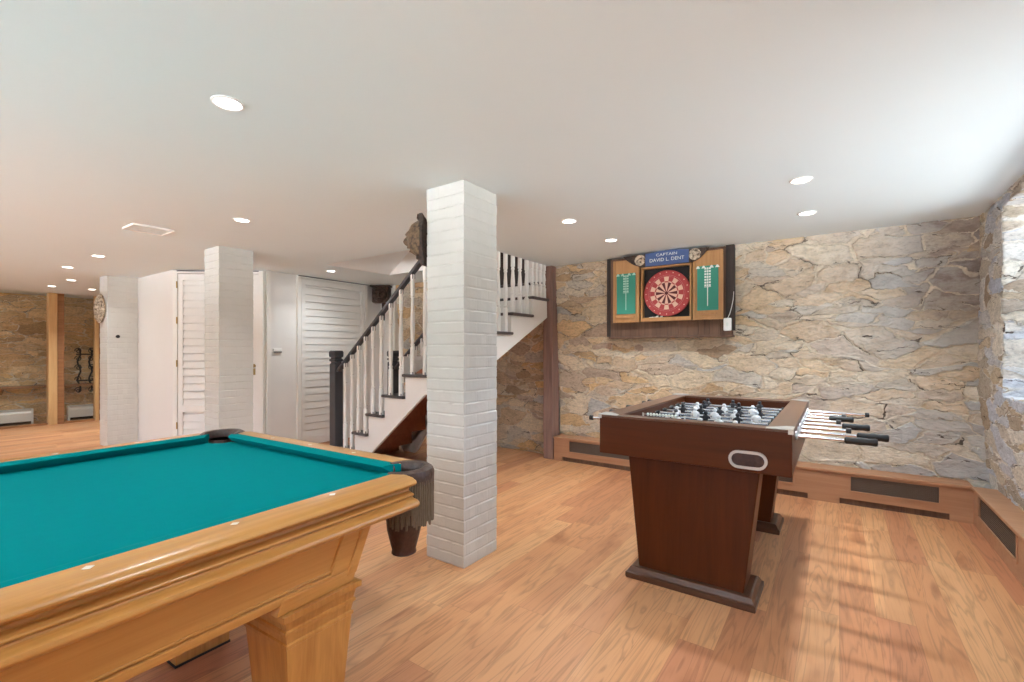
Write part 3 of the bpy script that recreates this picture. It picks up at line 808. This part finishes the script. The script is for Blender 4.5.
# timber corner post
p = MB()
rings = []
rnd = random.Random(5)
for k in range(13):
    z = H*k/12
    j = lambda: rnd.uniform(-.004, .004)
    rings.append([(-2.80+j(), 4.655+j(), z), (-2.674+j(), 4.655+j(), z), (-2.674+j(), 4.82+j(), z), (-2.80+j(), 4.82+j(), z)])
o = p.loft(rings).build('timber_post', M['oldpost'], bevel=.008)
tag(o, 'dark weathered timber post standing at the end of the upper stairs', 'post')

# ------------------------------------------------------------------ staircase
def stairs():
    T = thing('staircase', 'white balustraded staircase with charcoal handrail turning up behind the brick column', 'staircase', (-4.6, 3.2, 0))
    ox, oy = -4.6, 3.2
    P = lambda x, y, z: (x-ox, y-oy, z)
    yn, yf = 3.2, 4.03                       # near and far side of the lower flight
    lows = [(-4.58, .175), (-4.35, .368), (-4.115, .588), (-3.855, .80), (-3.545, 1.022), (-3.20, 1.225)]   # front nosing x, tread top z
    ends = [l[0] for l in lows[1:]]+[-2.74]
    # lower stringers
    for nm, y0, y1, top in (('stringer', yn, yn+.03, True), ('stringer', yf-.03, yf, False)):
        poly = [(-4.44, 0)]
        for (x, z), e in zip(lows, ends):
            poly += [(x+.02, z-.03), (e+.02, z-.03)]
        poly[-1] = (-2.74, 1.195)
        poly += [(-2.74, 1.0), (-3.258, .825), (-4.20, .04), (-4.25, 0)]
        if not top: poly = [(x if x < -3.5 else -3.5, z) for x, z in poly if x < -3.3]
        s = MB().loft([[P(x, y0, z) for x, z in poly], [P(x, y1, z) for x, z in poly]])
        s.build(nm, M['white2'], T)
    for i, ((x, z), e) in enumerate(zip(lows, ends)):
        t = MB(); y0 = yn-.035
        t.box(x-ox, e+(.02 if i < 5 else 0)-ox, y0-oy, (yf+.03 if i < 5 else 3.68)-oy, z-.03, z)
        t.build('tread', M['tread'], T, bevel=.011, seg=3)
        zb_ = lows[i-1][1] if i else 0
        MB().box(x+.022-ox, x+.04-ox, yn+.03-oy, (yf-.03 if i < 5 else 3.66)-oy, zb_, z-.03).build('riser', M['white2'], T)
    # wooden underside boards
    u = MB()
    for i, ((x, z), e) in enumerate(zip(lows, ends)):
        u.box(x+.045-ox, e-ox, yn+.03-oy, (yf-.03 if i < 5 else 3.66)-oy, z-.06, z-.032)
        zb_ = lows[i-1][1]-.06 if i else 0
        u.box(x+.042-ox, x+.06-ox, yn+.03-oy, (yf-.03 if i < 5 else 3.66)-oy, zb_, z-.06)
    u.box(-3.30-ox, -3.2-ox, 3.5-oy, 3.95-oy, 0, 1.1)
    u.box(-3.86-ox, -3.3-ox, 3.93-oy, 3.97-oy, 0, .62)
    u.build('underside', M['stairwood'], T)
    # newels
    def newel(x, y, z0, z1, w_):
        n = MB(); h = w_/2
        def sq(k, z): return [P(x-h*k, y-h*k, z), P(x+h*k, y-h*k, z), P(x+h*k, y+h*k, z), P(x-h*k, y+h*k, z)]
        n.loft([sq(1, z0), sq(1, z1-.15), sq(.78, z1-.14), sq(.78, z1-.125), sq(1.06, z1-.12), sq(1.06, z1-.10), sq(.8, z1-.095), sq(.8, z1-.08), sq(1.08, z1-.07), sq(1.1, z1-.02), sq(.95, z1)])
        n.build('newel_post', M['grey'], T, bevel=.005)
    newel(-4.665, 3.2, 0, 1.255, .105)
    newel(-4.665, 4.03, 0, 1.255, .105)
    # handrails of the lower flight
    slope = (2.14-1.06)/(-3.30+4.60)
    def zr(x): return 1.045+slope*(x+4.60)
    for y, xe in ((3.2, -3.18), (4.03, -3.4)):
        pts = [(-4.62, zr(-4.62)), (xe, zr(xe))]
        rings = []
        for x, z in pts:
            rings.append([P(x, y+dy, z+dz) for dy, dz in ((-.026, -.022), (.026, -.022), (.033, -.002), (.026, .018), (0, .026), (-.026, .018), (-.033, -.002))])
        MB().loft(rings).build('handrail', M['grey'], T, smooth=True)
    # balusters of the lower flight
    def bal_rings(x, y, z0, z1, w=.036):
        h = z1-z0; b_ = min(.26, h*.28); t_ = min(.20, h*.22)
        out = []
        for r, z in ((w*.62, z0), (w*.62, z0+b_), (w*.40, z0+b_+.012), (w*.58, z0+b_+.03), (w*.36, z0+b_+.045), (w*.52, z0+b_+.10), (w*.60, z0+h*.5), (w*.36, z1-t_-.04), (w*.54, z1-t_-.025), (w*.38, z1-t_-.012), (w*.56, z1-t_), (w*.56, z1)):
            out.append([P(x+r*cx, y+r*cy, z) for cx, cy in ((-1, -.5), (-.5, -1), (.5, -1), (1, -.5), (1, .5), (.5, 1), (-.5, 1), (-1, .5))])
        return out
    for (x, z), e in zip(lows[:5], ends[:5]):
        for q in (.30, .80):
            xb = x+(e-x)*q+.02
            for y in (3.2, 4.03):
                b = MB().loft(bal_rings(xb, y, z, zr(xb)-.02)).build('baluster', M['white2'], T, smooth=True)
                MB().box(xb-.018-ox, xb+.018-ox, y-.018-oy, y+.018-oy, zr(xb)-.065, zr(xb)-.015).build('baluster_cap', M['grey'], b)
                if y < 3.5:
                    MB().box(xb-.02-ox, xb+.02-ox, y-.02-oy, y+.02-oy, z, z+.022).build('baluster_base', M['grey'], b)
    # upper flight, turning away from the camera
    xr, xl = -2.74, -3.58
    ups = [(3.52, 1.445), (3.90, 1.648), (4.295, 1.852), (4.62, 2.06)]
    uend = [3.90, 4.295, 4.62, 4.80]
    poly = [(3.2, 1.195), (3.54, 1.195)]
    for (y, z), e in zip(ups[:3], uend[:3]): poly += [(y+.02, z-.03), (min(e+.02, 4.645), z-.03)]
    poly += [(4.645, 1.635), (3.709, 1.176), (3.2, .93)]
    for x0, x1 in ((xr-.03, xr), (xl, xl+.03)):
        s = MB().loft([[P(x0, y, z) for y, z in poly], [P(x1, y, z) for y, z in poly]]); s.build('stringer', M['white2'], T)
    for i, ((y, z), e) in enumerate(zip(ups, uend)):
        MB().box(xl-ox, (xr+.035 if i < 3 else -2.81)-ox, y-oy, min(e+.02, 4.645)-oy if i < 3 else 4.76-oy, z-.03, z).build('tread', M['tread'], T, bevel=.011, seg=3)
        zb_ = ups[i-1][1] if i else 1.225
        MB().box(xl+.03-ox, (xr-.03 if i < 3 else -2.81)-ox, y+.022-oy, y+.04-oy, zb_, z-.03).build('riser', M['white2'], T)
    # soffit under the upper flight
    MB().hexa([P(xl+.03, 3.25, .95), P(xr-.03, 3.25, .95), P(xr-.03, 4.64, 1.625), P(xl+.03, 4.64, 1.625), P(xl+.03, 3.25, .97), P(xr-.03, 3.25, .97), P(xr-.03, 4.64, 1.645), P(xl+.03, 4.64, 1.645)]).build('soffit', M['stairwood'], T)
    for i, ((y, z), e) in enumerate(zip(ups[:3], uend[:3])):
        for q in ((.12, .45, .78) if i < 2 else (.08, .34, .60, .86)):
            yb = y+(e-y)*q+.02
            MB().loft(bal_rings(xr-.012, yb, z, H+.03)).build('baluster', M['white2'], T, smooth=True)
stairs()

# ------------------------------------------------------------------ dart corner
def darts():
    yw = 4.735
    bk = thing('backboard', 'dark barn plank backboard set in the stone wall behind the dart cabinet', 'backboard', (-1.37, 4.70, 1.38))
    rnd = random.Random(2); x = -.60
    b = MB(); k = 0
    while x < .59:
        w_ = min(rnd.uniform(.07, .12), .59-x); b.box(x, x+w_-.003, -.03, .03, .02, .84); x += w_
    b.build('planks', M['plank'], bk)
    f = MB().box(-.62, .60, -.04, .03, 0, .018).build('bottom_ledge', M['plank'], bk, bevel=.005)
    MB().box(-.64, -.601, -.034, .03, .02, .85).build('side_board', M['plankdark'], bk)
    MB().box(.535, .605, -.034, .03, .06, .85).build('side_board', M['plankdark'], bk)
    # cabinet
    D = thing('dart_cabinet', 'pine dart cabinet with both doors open on the stone wall', 'dart cabinet', (-1.37, 4.665, 1.545))
    hw_, hh = .245, .545; dy = -.07
    bx = MB(); t = .016
    bx.box(-hw_, -hw_+t, dy, 0, 0, hh).box(hw_-t, hw_, dy, 0, 0, hh).box(-hw_+t, hw_-t, dy, 0, 0, t).box(-hw_+t, hw_-t, dy, 0, hh-t, hh)
    bx.build('case', M['dartwood'], D, bevel=.002)
    MB().box(-hw_+t, hw_-t, -.012, -.004, t, hh-t).build('case_lining', M['dark'], D)
    MB().box(-hw_+t, hw_-t, dy+.004, dy+.018, t, t+.022).build('dart_rail', M['dartwood'], D)
    for sx, x0, x1 in ((-1, -.540, -.262), (1, .258, .523)):
        dn = MB(); z0, z1 = -.002, .64
        dn.box(x0, x1, dy+.006, dy+.022, z0, z1)
        fr_ = .022
        dn.box(x0, x0+fr_, dy-.004, dy+.006, z0, z1).box(x1-fr_, x1, dy-.004, dy+.006, z0, z1).box(x0+fr_, x1-fr_, dy-.004, dy+.006, z0, z0+.02)
        dr = dn.build('door', M['dartwood'], D, bevel=.002)
        a, bq = x0+.04, x1-.04
        sb = MB().box(a, bq, dy-.002, dy+.006, .085, .50).build('scoreboard', M['greendark'], dr)
        mc = M['chalk'] if sx > 0 else M['chalkdim']
        m_ = (a+bq)/2; l = MB()
        l.box(m_-.030, m_+.030, dy-.0035, dy-.002, .30, .305)
        for i in range(7):
            z = .305+i*.026
            l.box(m_-.028, m_-.010, dy-.0035, dy-.002, z+.004, z+.021).box(m_-.006, m_+.006, dy-.0035, dy-.002, z+.002, z+.023).box(m_+.010, m_+.028, dy-.0035, dy-.002, z+.004, z+.021)
        l.box(m_-.004, m_+.004, dy-.0035, dy-.002, .125, .30)
        for u in (-.085, -.035, .035, .085):
            l.prism([(m_+u-.02, .478), (m_+u+.02, .478), (m_+u+.006, .502), (m_+u-.006, .502)], 'Y', dy-.0035, dy-.002)
        l.build('chalk_markings', mc, dr)
        MB().box(x0+.05, x1-.05, dy-.016, dy-.004, .045, .062).build('dart_holder', M['dartwood'], dr)
        for z in (.12, .42):
            xx = x1-.004 if sx < 0 else x0+.004
            MB().lathe([(.007, -.03), (.007, .03)], (xx, dy+.002, z), 8).build('hinge', M['brass'], dr, smooth=True)
    # dartboard
    Bd = thing('dartboard', 'round red and cream dartboard hanging inside the open cabinet', 'dartboard', (-1.362, 4.61, 1.818))
    R = .2255
    d = MB().lathe([(R-.004, .04), (R, .035), (R, .004), (R-.006, 0), (R*.86, -.0005)], (0, 0, 0), 48, 'Y')
    def ringseg(r0, r1, me_, mo_, y0):
        for i in range(20):
            a0, a1 = 2*pi*(i-.5)/20, 2*pi*(i+.5)/20; q = []
            for r_, a in ((r0, a0), (r1, a0), (r1, (a0+a1)/2), (r1, a1), (r0, a1)): q.append((r_*sin(a), r_*cos(a)))
            d.mat((me_, mo_)[i % 2]); d.prism(q, 'Y', y0, y0+.002)
    ringseg(.018, .105, 1, 2, -.0035); ringseg(.116, .162, 1, 0, -.0035); ringseg(.105, .116, 0, 1, -.0036)
    d.build('board', [M['dartred'], M['dartcream'], M['dartdark']], Bd, smooth=True)
    MB().lathe([(.018, 0), (.018, -.0038), (.008, -.004), (.007, -.0042)], (0, 0, 0), 16, 'Y').build('bullseye', M['dartdark'], Bd)
    w_ = MB()
    for rr in (.018, .105, .116, .162, .176):
        w_.tube([(rr*cos(2*pi*k/40), -.0045, rr*sin(2*pi*k/40)) for k in range(41)], .0011, 4, False)
    for i in range(20):
        a = 2*pi*(i+.5)/20; w_.tube([(.018*sin(a), -.0045, .018*cos(a)), (.176*sin(a), -.0045, .176*cos(a))], .0011, 4)
    w_.build('wire', M['wire'], Bd)
    nm = MB()
    for i in range(20):
        a = 2*pi*i/20; nm.lathe([(.006, -.001), (.006, -.002)], (.205*sin(a), 0, .205*cos(a)), 6, 'Y')
    nm.build('number_marks', M['dartcream'], Bd)
    # darts lying on the case floor
    for i, (x, z) in enumerate(((-1.54, 1.586), (-1.50, 1.581))):
        t_ = tag(MB().tube([(0, 0, 0), (.03, 0, .002), (.032, 0, .002), (.065, 0, .003)], [.002, .004, .004, .002], 6).tube([(.065, 0, .003), (.08, 0, .003), (.095, 0, .004)], [.003, .012, .013], 4)
                 .build('dart', M['chalk'], loc=(x, 4.622, z)), ('white flighted dart lying at the left end of the dart cabinet rail', 'white flighted dart lying second along the dart cabinet rail')[i], 'dart', 'darts on the cabinet rail')
    # blue painted sign with carved wings
    S = thing('captain_sign', 'arched navy sign with white lettering and carved medallions above the dartboard', 'sign', (-1.365, 4.578, 2.09))
    def arch(u): return .132+.01*(1-(u/.24)**2)
    pts = [(-.19, .0), (.225, .0), (.225, .126)] + [(.225-.415*k/8, .126+.012*sin(pi*k/8)) for k in range(1, 8)] + [(-.19, .126)]
    MB().prism(pts, 'Y', -.022, 0).build('panel', M['navy'], S)
    for sx, x0, x1 in ((-1, -.19, -.42), (1, .225, .40)):
        n = 10; top = []; bot = []
        for k in range(n+1):
            t_ = k/n; x_ = x0+(x1-x0)*t_
            top.append((x_, .128-.004*t_)); bot.append((x_, .0+.018*sin(pi*t_)*0+.118*t_**2.2))
        MB().prism(bot+top[::-1], 'Y', -.016, .006).build('wing', M['maskdark'], S)
        cx = x0+sx*.055
        MB().lathe([(.052, -.016), (.055, -.024), (.042, -.027), (.040, -.022), (.018, -.024), (.012, -.030)], (cx, 0, .068), 20, 'Y').build('medallion', M['maskpale'], S, smooth=True)
    for txt, z, sz in (('CAPTAIN', .088, .036), ('DAVID L. DENT', .036, .046)):
        cu = bpy.data.curves.new('lettering', 'FONT'); cu.body = txt; cu.size = sz; cu.align_x = 'CENTER'; cu.extrude = .0015; cu.space_character = 1.05
        to = bpy.data.objects.new('tmp', cu); COL.objects.link(to)
        dg = bpy.context.evaluated_depsgraph_get(); me = bpy.data.meshes.new_from_object(to.evaluated_get(dg)); bpy.data.objects.remove(to)
        me.materials.clear(); me.materials.append(M['chalk'])
        wmax = max(v.co.x for v in me.vertices)-min(v.co.x for v in me.vertices); tgt = .20 if txt == 'CAPTAIN' else .33
        for v in me.vertices: v.co.x *= tgt/wmax
        o = bpy.data.objects.new('lettering', me); COL.objects.link(o); o.parent = S; o.location = (.018, -.0235, z); o.rotation_euler = (pi/2, 0, 0)
    # white plug box on a cord
    A = thing('switch_box', 'small white switch box hanging on a cord right of the dart cabinet', 'switch', (-.815, 4.632, 1.435))
    MB().box(-.033, .033, -.018, .012, 0, .118).build('case', M['plastic'], A, bevel=.008)
    MB().box(-.010, .010, -.023, -.018, .045, .075).build('rocker', M['chalk'], A, bevel=.002)
    MB().tube([(0, 0, .115), (.02, 0, .16), (.035, .0, .22), (.046, .012, .29), (.048, .026, .36)], .003, 6).build('cord', M['plastic'], A, smooth=True)
darts()

# ------------------------------------------------------------------ carved masks
def face_mesh(w, h, d, n=26, seed=1, detail=1.):
    rnd = random.Random(seed); b = MB(); vs = []; fs = []
    G = lambda x, y, cx, cy, sx, sy: exp(-((x-cx)/sx)**2-((y-cy)/sy)**2)
    rings = []
    for i in range(1, n+1):
        r_ = i/n; ring = []
        for k in range(40):
            a = 2*pi*k/40; x, y = r_*cos(a), r_*sin(a)
            z = sqrt(max(0, 1-r_*r_))
            z += .38*G(x, y, 0, -.05, .11, .30) + .22*G(x, y, 0, .32, .55, .07) - .35*(G(x, y, -.33, .16, .16, .10)+G(x, y, .33, .16, .16, .10))
            z += .18*(G(x, y, -.33, .16, .07, .05)+G(x, y, .33, .16, .07, .05)) - .32*G(x, y, 0, -.52, .26, .06) + .16*(G(x, y, 0, -.42, .3, .05)+G(x, y, 0, -.63, .26, .05))
            z += detail*.06*sin(9*x+3)*sin(11*y)*(r_ > .6)
            ring.append((x*w/2, -max(z, 0)*d*(1 if r_ < 1 else 0), y*h/2))
        rings.append(ring)
    b.loft(rings[::-1]+[[(rings[0][0][0]*0, rings[0][k][1], 0) for k in range(40)]], True, False)
    b.loft([rings[-1], [(x, .015, z) for x, y, z in rings[-1]]], True, False)
    b.add([(x, .015, z) for x, y, z in rings[-1]], [tuple(range(40))])
    return b
m1 = thing('carved_mask', 'dark carved mask in profile on the left side of the nearest brick column', 'mask', (-2.062, 2.06, 1.945), radians(-76))
bb = MB().prism([(-.06, -.17), (.05, -.17), (.075, -.05), (.075, .06), (.06, .10), (.07, .14), (.0, .10), (-.05, .04)], 'Y', -.03, 0)
bb.build('backboard', M['maskdark'], m1, bevel=.004)
face_mesh(.17, .235, .11, seed=2).build('face', M['mask'], m1, smooth=True, loc=(0, -.032, .0))
MB().tube([(0, -.05, .10), (.0, -.075, .135), (.01, -.07, .155)], [.012, .009, .004], 6).tube([(-.05, -.05, .09), (-.06, -.06, .125)], [.010, .004], 6).build('horn', M['maskdark'], m1, smooth=True)
MB().box(-.05, .05, -.06, -.03, -.135, -.105).build('chin_block', M['maskdark'], m1, bevel=.006)
m2 = thing('carved_mask', 'pale round carved mask hung on the farthest brick column', 'mask', (-7.985, 1.945, 1.812))
face_mesh(.37, .36, .035, seed=5).build('face', M['maskpale'], m2, smooth=True, loc=(0, -.02, 0))
rim = MB().tube([(.175*cos(2*pi*k/28), -.014, .18*sin(2*pi*k/28)) for k in range(29)], [.012+.004*(k % 2) for k in range(29)], 6, False)
rim.build('rim', M['maskpale'], m2, smooth=True)
tag(MB().tube([(0, 0, 0), (0, -.03, 0)], [.018, .022], 10).build('wall_hook', M['iron'], smooth=True, loc=(-7.748, 2.05, 1.44), rotz=pi/2), 'small black hook on the farthest brick column below the round mask', 'hook')
m3 = thing('wood_carving', 'dark square wood carving hanging high in the corner behind the stairs', 'carving', (-5.56, 4.58, 1.965), radians(35))
MB().box(-.125, .125, -.08, .08, 0, .235).build('block', M['maskdark'], m3, bevel=.02, seg=3)
face_mesh(.21, .22, .06, seed=9).build('face', M['maskdark'], m3, smooth=True, loc=(0, -.08, .115))
MB().box(-.15, .15, -.10, .10, .235, .255).build('cap', M['maskdark'], m3, bevel=.005)
MB().tube([(.03, 0, 0), (.03, 0, -.12), (.035, 0, -.26)], [.03, .022, .014], 8).build('neck', M['maskdark'], m3, smooth=True)

# ------------------------------------------------------------------ left end: posts, ledge, heaters, iron rack
for x0, x1, y0, y1, lb in ((-11.03, -10.87, 1.965, 2.165, 'pale oak post standing in the glazed screen before the stone wall'), (-11.02, -10.88, 2.57, 2.66, 'pale oak post half hidden behind the farthest brick column')):
    ps = thing('oak_post', lb, 'post', ((x0+x1)/2, (y0+y1)/2, 0), 0, 'oak posts of the glazed screen')
    hx_, hy_ = (x1-x0)/2, (y1-y0)/2
    MB().box(-hx_, hx_, -hy_, hy_*.1, 0, H-.001).build('post_half', M['paleoak'], ps, bevel=.006)
    MB().box(-hx_, hx_-.02, hy_*.1+.002, hy_, 0, H-.001).build('post_half', M['ledge'], ps, bevel=.006)
lg = thing('wall_ledge', 'long narrow wooden ledge across the left stone wall behind glass', 'ledge', (-11.42, 1.2, .61))
MB().box(-.10, .12, -3.5, 3.2, 0, .045).build('board', M['ledge'], lg, bevel=.006)
for y in (-1.5, .3, 2.4):
    MB().prism([(-.1, 0), (.08, 0), (-.1, -.1)], 'Y', y-.02, y+.02).build('bracket', M['ledge'], lg)
for y0, y1, lb in ((.25, 1.845, 'white baseboard heater at the foot of the left stone wall, left of the oak post'), (2.31, 3.6, 'white baseboard heater at the foot of the left stone wall, right of the oak post')):
    ht = thing('baseboard_heater', lb, 'heater', (-11.36, (y0+y1)/2, 0), 0, 'white baseboard heaters')
    L = (y1-y0)/2
    MB().prism([(-.05, .05), (.05, .05), (.055, .19), (.03, .235), (-.05, .24)], 'Y', -L, L).build('casing', M['white2'], ht)
    MB().prism([(-.05, .24), (.05, .245), (.05, .255), (-.05, .262)], 'Y', -L, L).build('top_louver', M['white'], ht)
    for s in (-1, 1): MB().box(-.05, .058, s*L-.012, s*L+.012, .0, .262).build('end_cap', M['white2'], ht)
    MB().box(-.05, .02, -L, L, 0, .05).build('base', M['dark'], ht)
rk = thing('iron_scroll_rack', 'black wrought iron scroll rack on the left stone wall behind glass', 'rack', (-11.36, 2.535, .45))
fr_ = MB(); r_ = .014
for y in (-.08, .08):
    fr_.tube([(0, y+.022*sin(k*1.25), .05+k*.062) for k in range(14)], r_, 6)
fr_.tube([(0, -.12, .74), (0, .12, .74)], r_, 6).tube([(0, -.12, .26), (0, .12, .26)], r_, 6)
fr_.build('frame', M['iron'], rk, smooth=True)
for sy in (-1, 1):
    for zc in (.08, .28, .5, .66, .80):
        sp = [(0, sy*(.09+.05*cos(a)*(1-a/11)), zc+.06*sin(a)*(1-a/11)) for a in [k*.5 for k in range(18)]]
        MB().tube(sp, .008, 6).build('scroll', M['iron'], rk, smooth=True)

# ------------------------------------------------------------------ small wall and ceiling fittings
th = thing('thermostat', 'small flat thermostat on the white wall left of the louvered side door', 'thermostat', (-5.728, 3.09, 1.25), pi/2)
MB().box(-.055, .055, -.022, 0, -.022, .030).build('case', M['plastic'], th, bevel=.006)
MB().box(-.05, .05, -.0235, -.022, -.020, -.006).build('display', M['grey'], th)
vt = thing('ceiling_panel', 'flush white access panel in the ceiling over the pool table', 'access panel', (-4.54, 1.40, H))
MB().box(-.115, .115, -.125, .125, -.010, 0).build('panel', M['ceiling'], vt, bevel=.003)
MB().box(-.125, .125, -.135, -.126, -.014, 0).box(-.125, .125, .126, .135, -.014, 0).box(-.125, -.116, -.126, .126, -.014, 0).box(.116, .125, -.126, .126, -.014, 0).build('frame', M['trimring'], vt)

LIGHTS = [
 (-1.979, .87, 'recessed ceiling light over the pool table, largest and nearest the camera', 1),
 (-3.66, 1.707, 'recessed ceiling light just before the middle brick column', .9),
 (-6.254, 1.501, 'recessed ceiling light between the access panel and the farthest brick column', .22),
 (-7.383, 1.496, 'recessed ceiling light in the left area, second from the access panel', .4),
 (-8.69, 1.80, 'recessed ceiling light left of the farthest column, third from the access panel', .8),
 (-9.741, 1.794, 'recessed ceiling light directly in front of the tall oak post', 1.4),
 (-9.749, 2.262, 'recessed ceiling light beside the round mask, nearest the left stone wall', 1.5),
 (-5.094, 3.421, 'recessed ceiling light above the louvered side door', .9),
 (-1.657, 3.134, 'recessed ceiling light right of the nearest brick column', 1.3),
 (-1.635, 3.884, 'recessed ceiling light in front of the dart cabinet', 1.4),
 (-.164, 3.146, 'recessed ceiling light over the foosball table, the nearer of two', 1),
 (-.168, 3.922, 'recessed ceiling light over the foosball table, the one nearer the stone wall', 1.3),
 (-.17, .87, 'recessed ceiling light above the photographer', 1), (-.17, -1.4, 'recessed ceiling light behind the photographer on the right', 1),
 (-1.98, -1.4, 'recessed ceiling light over the other end of the pool table', 1),
 (-3.7, -.6, 'recessed ceiling light beyond the long side of the pool table', 1), (-6.2, -.9, 'recessed ceiling light in the unseen left of the room', 1), (-8.9, -.5, 'recessed ceiling light far left outside the picture', 1)]
POWER = 3.2
src = None
for x, y, lb, pw_ in LIGHTS:
    if src is None:
        src = thing('recessed_light', lb, 'ceiling light', (x, y, H), 0, 'recessed ceiling lights')
        MB().lathe([(.058, 0), (.058, -.004), (.050, -.006), (.046, -.002), (.046, 0)], (0, 0, 0), 28).build('trim', M['trimring'], src, smooth=True)
        MB().lathe([(.046, -.0005), (.046, -.002), (.03, -.003)], (0, 0, 0), 28).build('lens', M['lens'], src)
        o = src
    else:
        o = copy_tree(src); o.location = (x, y, H); o['label'] = lb
    ld = bpy.data.lights.new('downlight', 'AREA'); ld.shape = 'DISK'; ld.size = .09; ld.energy = POWER*pw_; ld.color = (.93, 1.0, 1.05); ld.spread = radians(172 if 'louvered side door' in lb else 125)
    lo = bpy.data.objects.new('downlight', ld); COL.objects.link(lo); lo.parent = o; lo.location = (0, 0, -.012)
# added fill light without a fixture, whitens the stairwell walls
ld = bpy.data.lights.new('stairwell_fill', 'AREA'); ld.shape = 'DISK'; ld.size = .2; ld.energy = 1.5; ld.color = (1, .96, .9)
lo = bpy.data.objects.new('stairwell_fill', ld); COL.objects.link(lo); lo.location = (-3.1, 3.6, 3.25)

# daylight through the recess window
sun = bpy.data.lights.new('sun', 'SUN'); sun.energy = 2.2; sun.angle = radians(.8); sun.color = (1, .97, .94)
so = bpy.data.objects.new('sun', sun); COL.objects.link(so)
so.rotation_euler = Vector((-cos(radians(55)), 0.0, -sin(radians(55)))).to_track_quat('-Z', 'Y').to_euler()
wd = bpy.data.worlds.new('World'); SC.world = wd; wd.use_nodes = True
nt = wd.node_tree; bg = nt.nodes['Background']
# made-up bright ground shaped to light the ceiling, dim horizon band, soft sky above
tc = nt.nodes.new('ShaderNodeTexCoord'); sx = nt.nodes.new('ShaderNodeSeparateXYZ'); nt.links.new(tc.outputs['Generated'], sx.inputs[0])
mr = nt.nodes.new('ShaderNodeMapRange'); mr.inputs[1].default_value = -1; mr.inputs[2].default_value = 1; nt.links.new(sx.outputs[2], mr.inputs[0])
cr = nt.nodes.new('ShaderNodeValToRGB'); el = cr.color_ramp.elements
while len(el) < 6: el.new(.5)
for e_, (p_, c_) in zip(el, ((0, (.93, .955, .99)), (.455, (.90, .94, .99)), (.475, (.10, .11, .11)), (.54, (.10, .12, .13)), (.60, (.15, .20, .28)), (1, (.17, .25, .42)))):
    e_.position = p_; e_.color = (*c_, 1)
nt.links.new(mr.outputs[0], cr.inputs[0]); nt.links.new(cr.outputs[0], bg.inputs[0])
bg.inputs[1].default_value = 23

# ------------------------------------------------------------------ camera and view
cam = bpy.data.cameras.new('camera'); co = bpy.data.objects.new('camera', cam); COL.objects.link(co)
co.location = (0, 0, 1.25); co.rotation_euler = (pi/2, 0, radians(34.85))
cam.sensor_width = 36; cam.lens = 465/1024*36; cam.shift_y = 10/1024; cam.clip_start = .02
SC.camera = co
vs = SC.view_settings
vs.view_transform = 'Standard'; vs.look = 'None'; vs.gamma = 1; vs.use_curve_mapping = False; vs.exposure = 0.36
SC.cycles.max_bounces = 10; SC.cycles.diffuse_bounces = 6
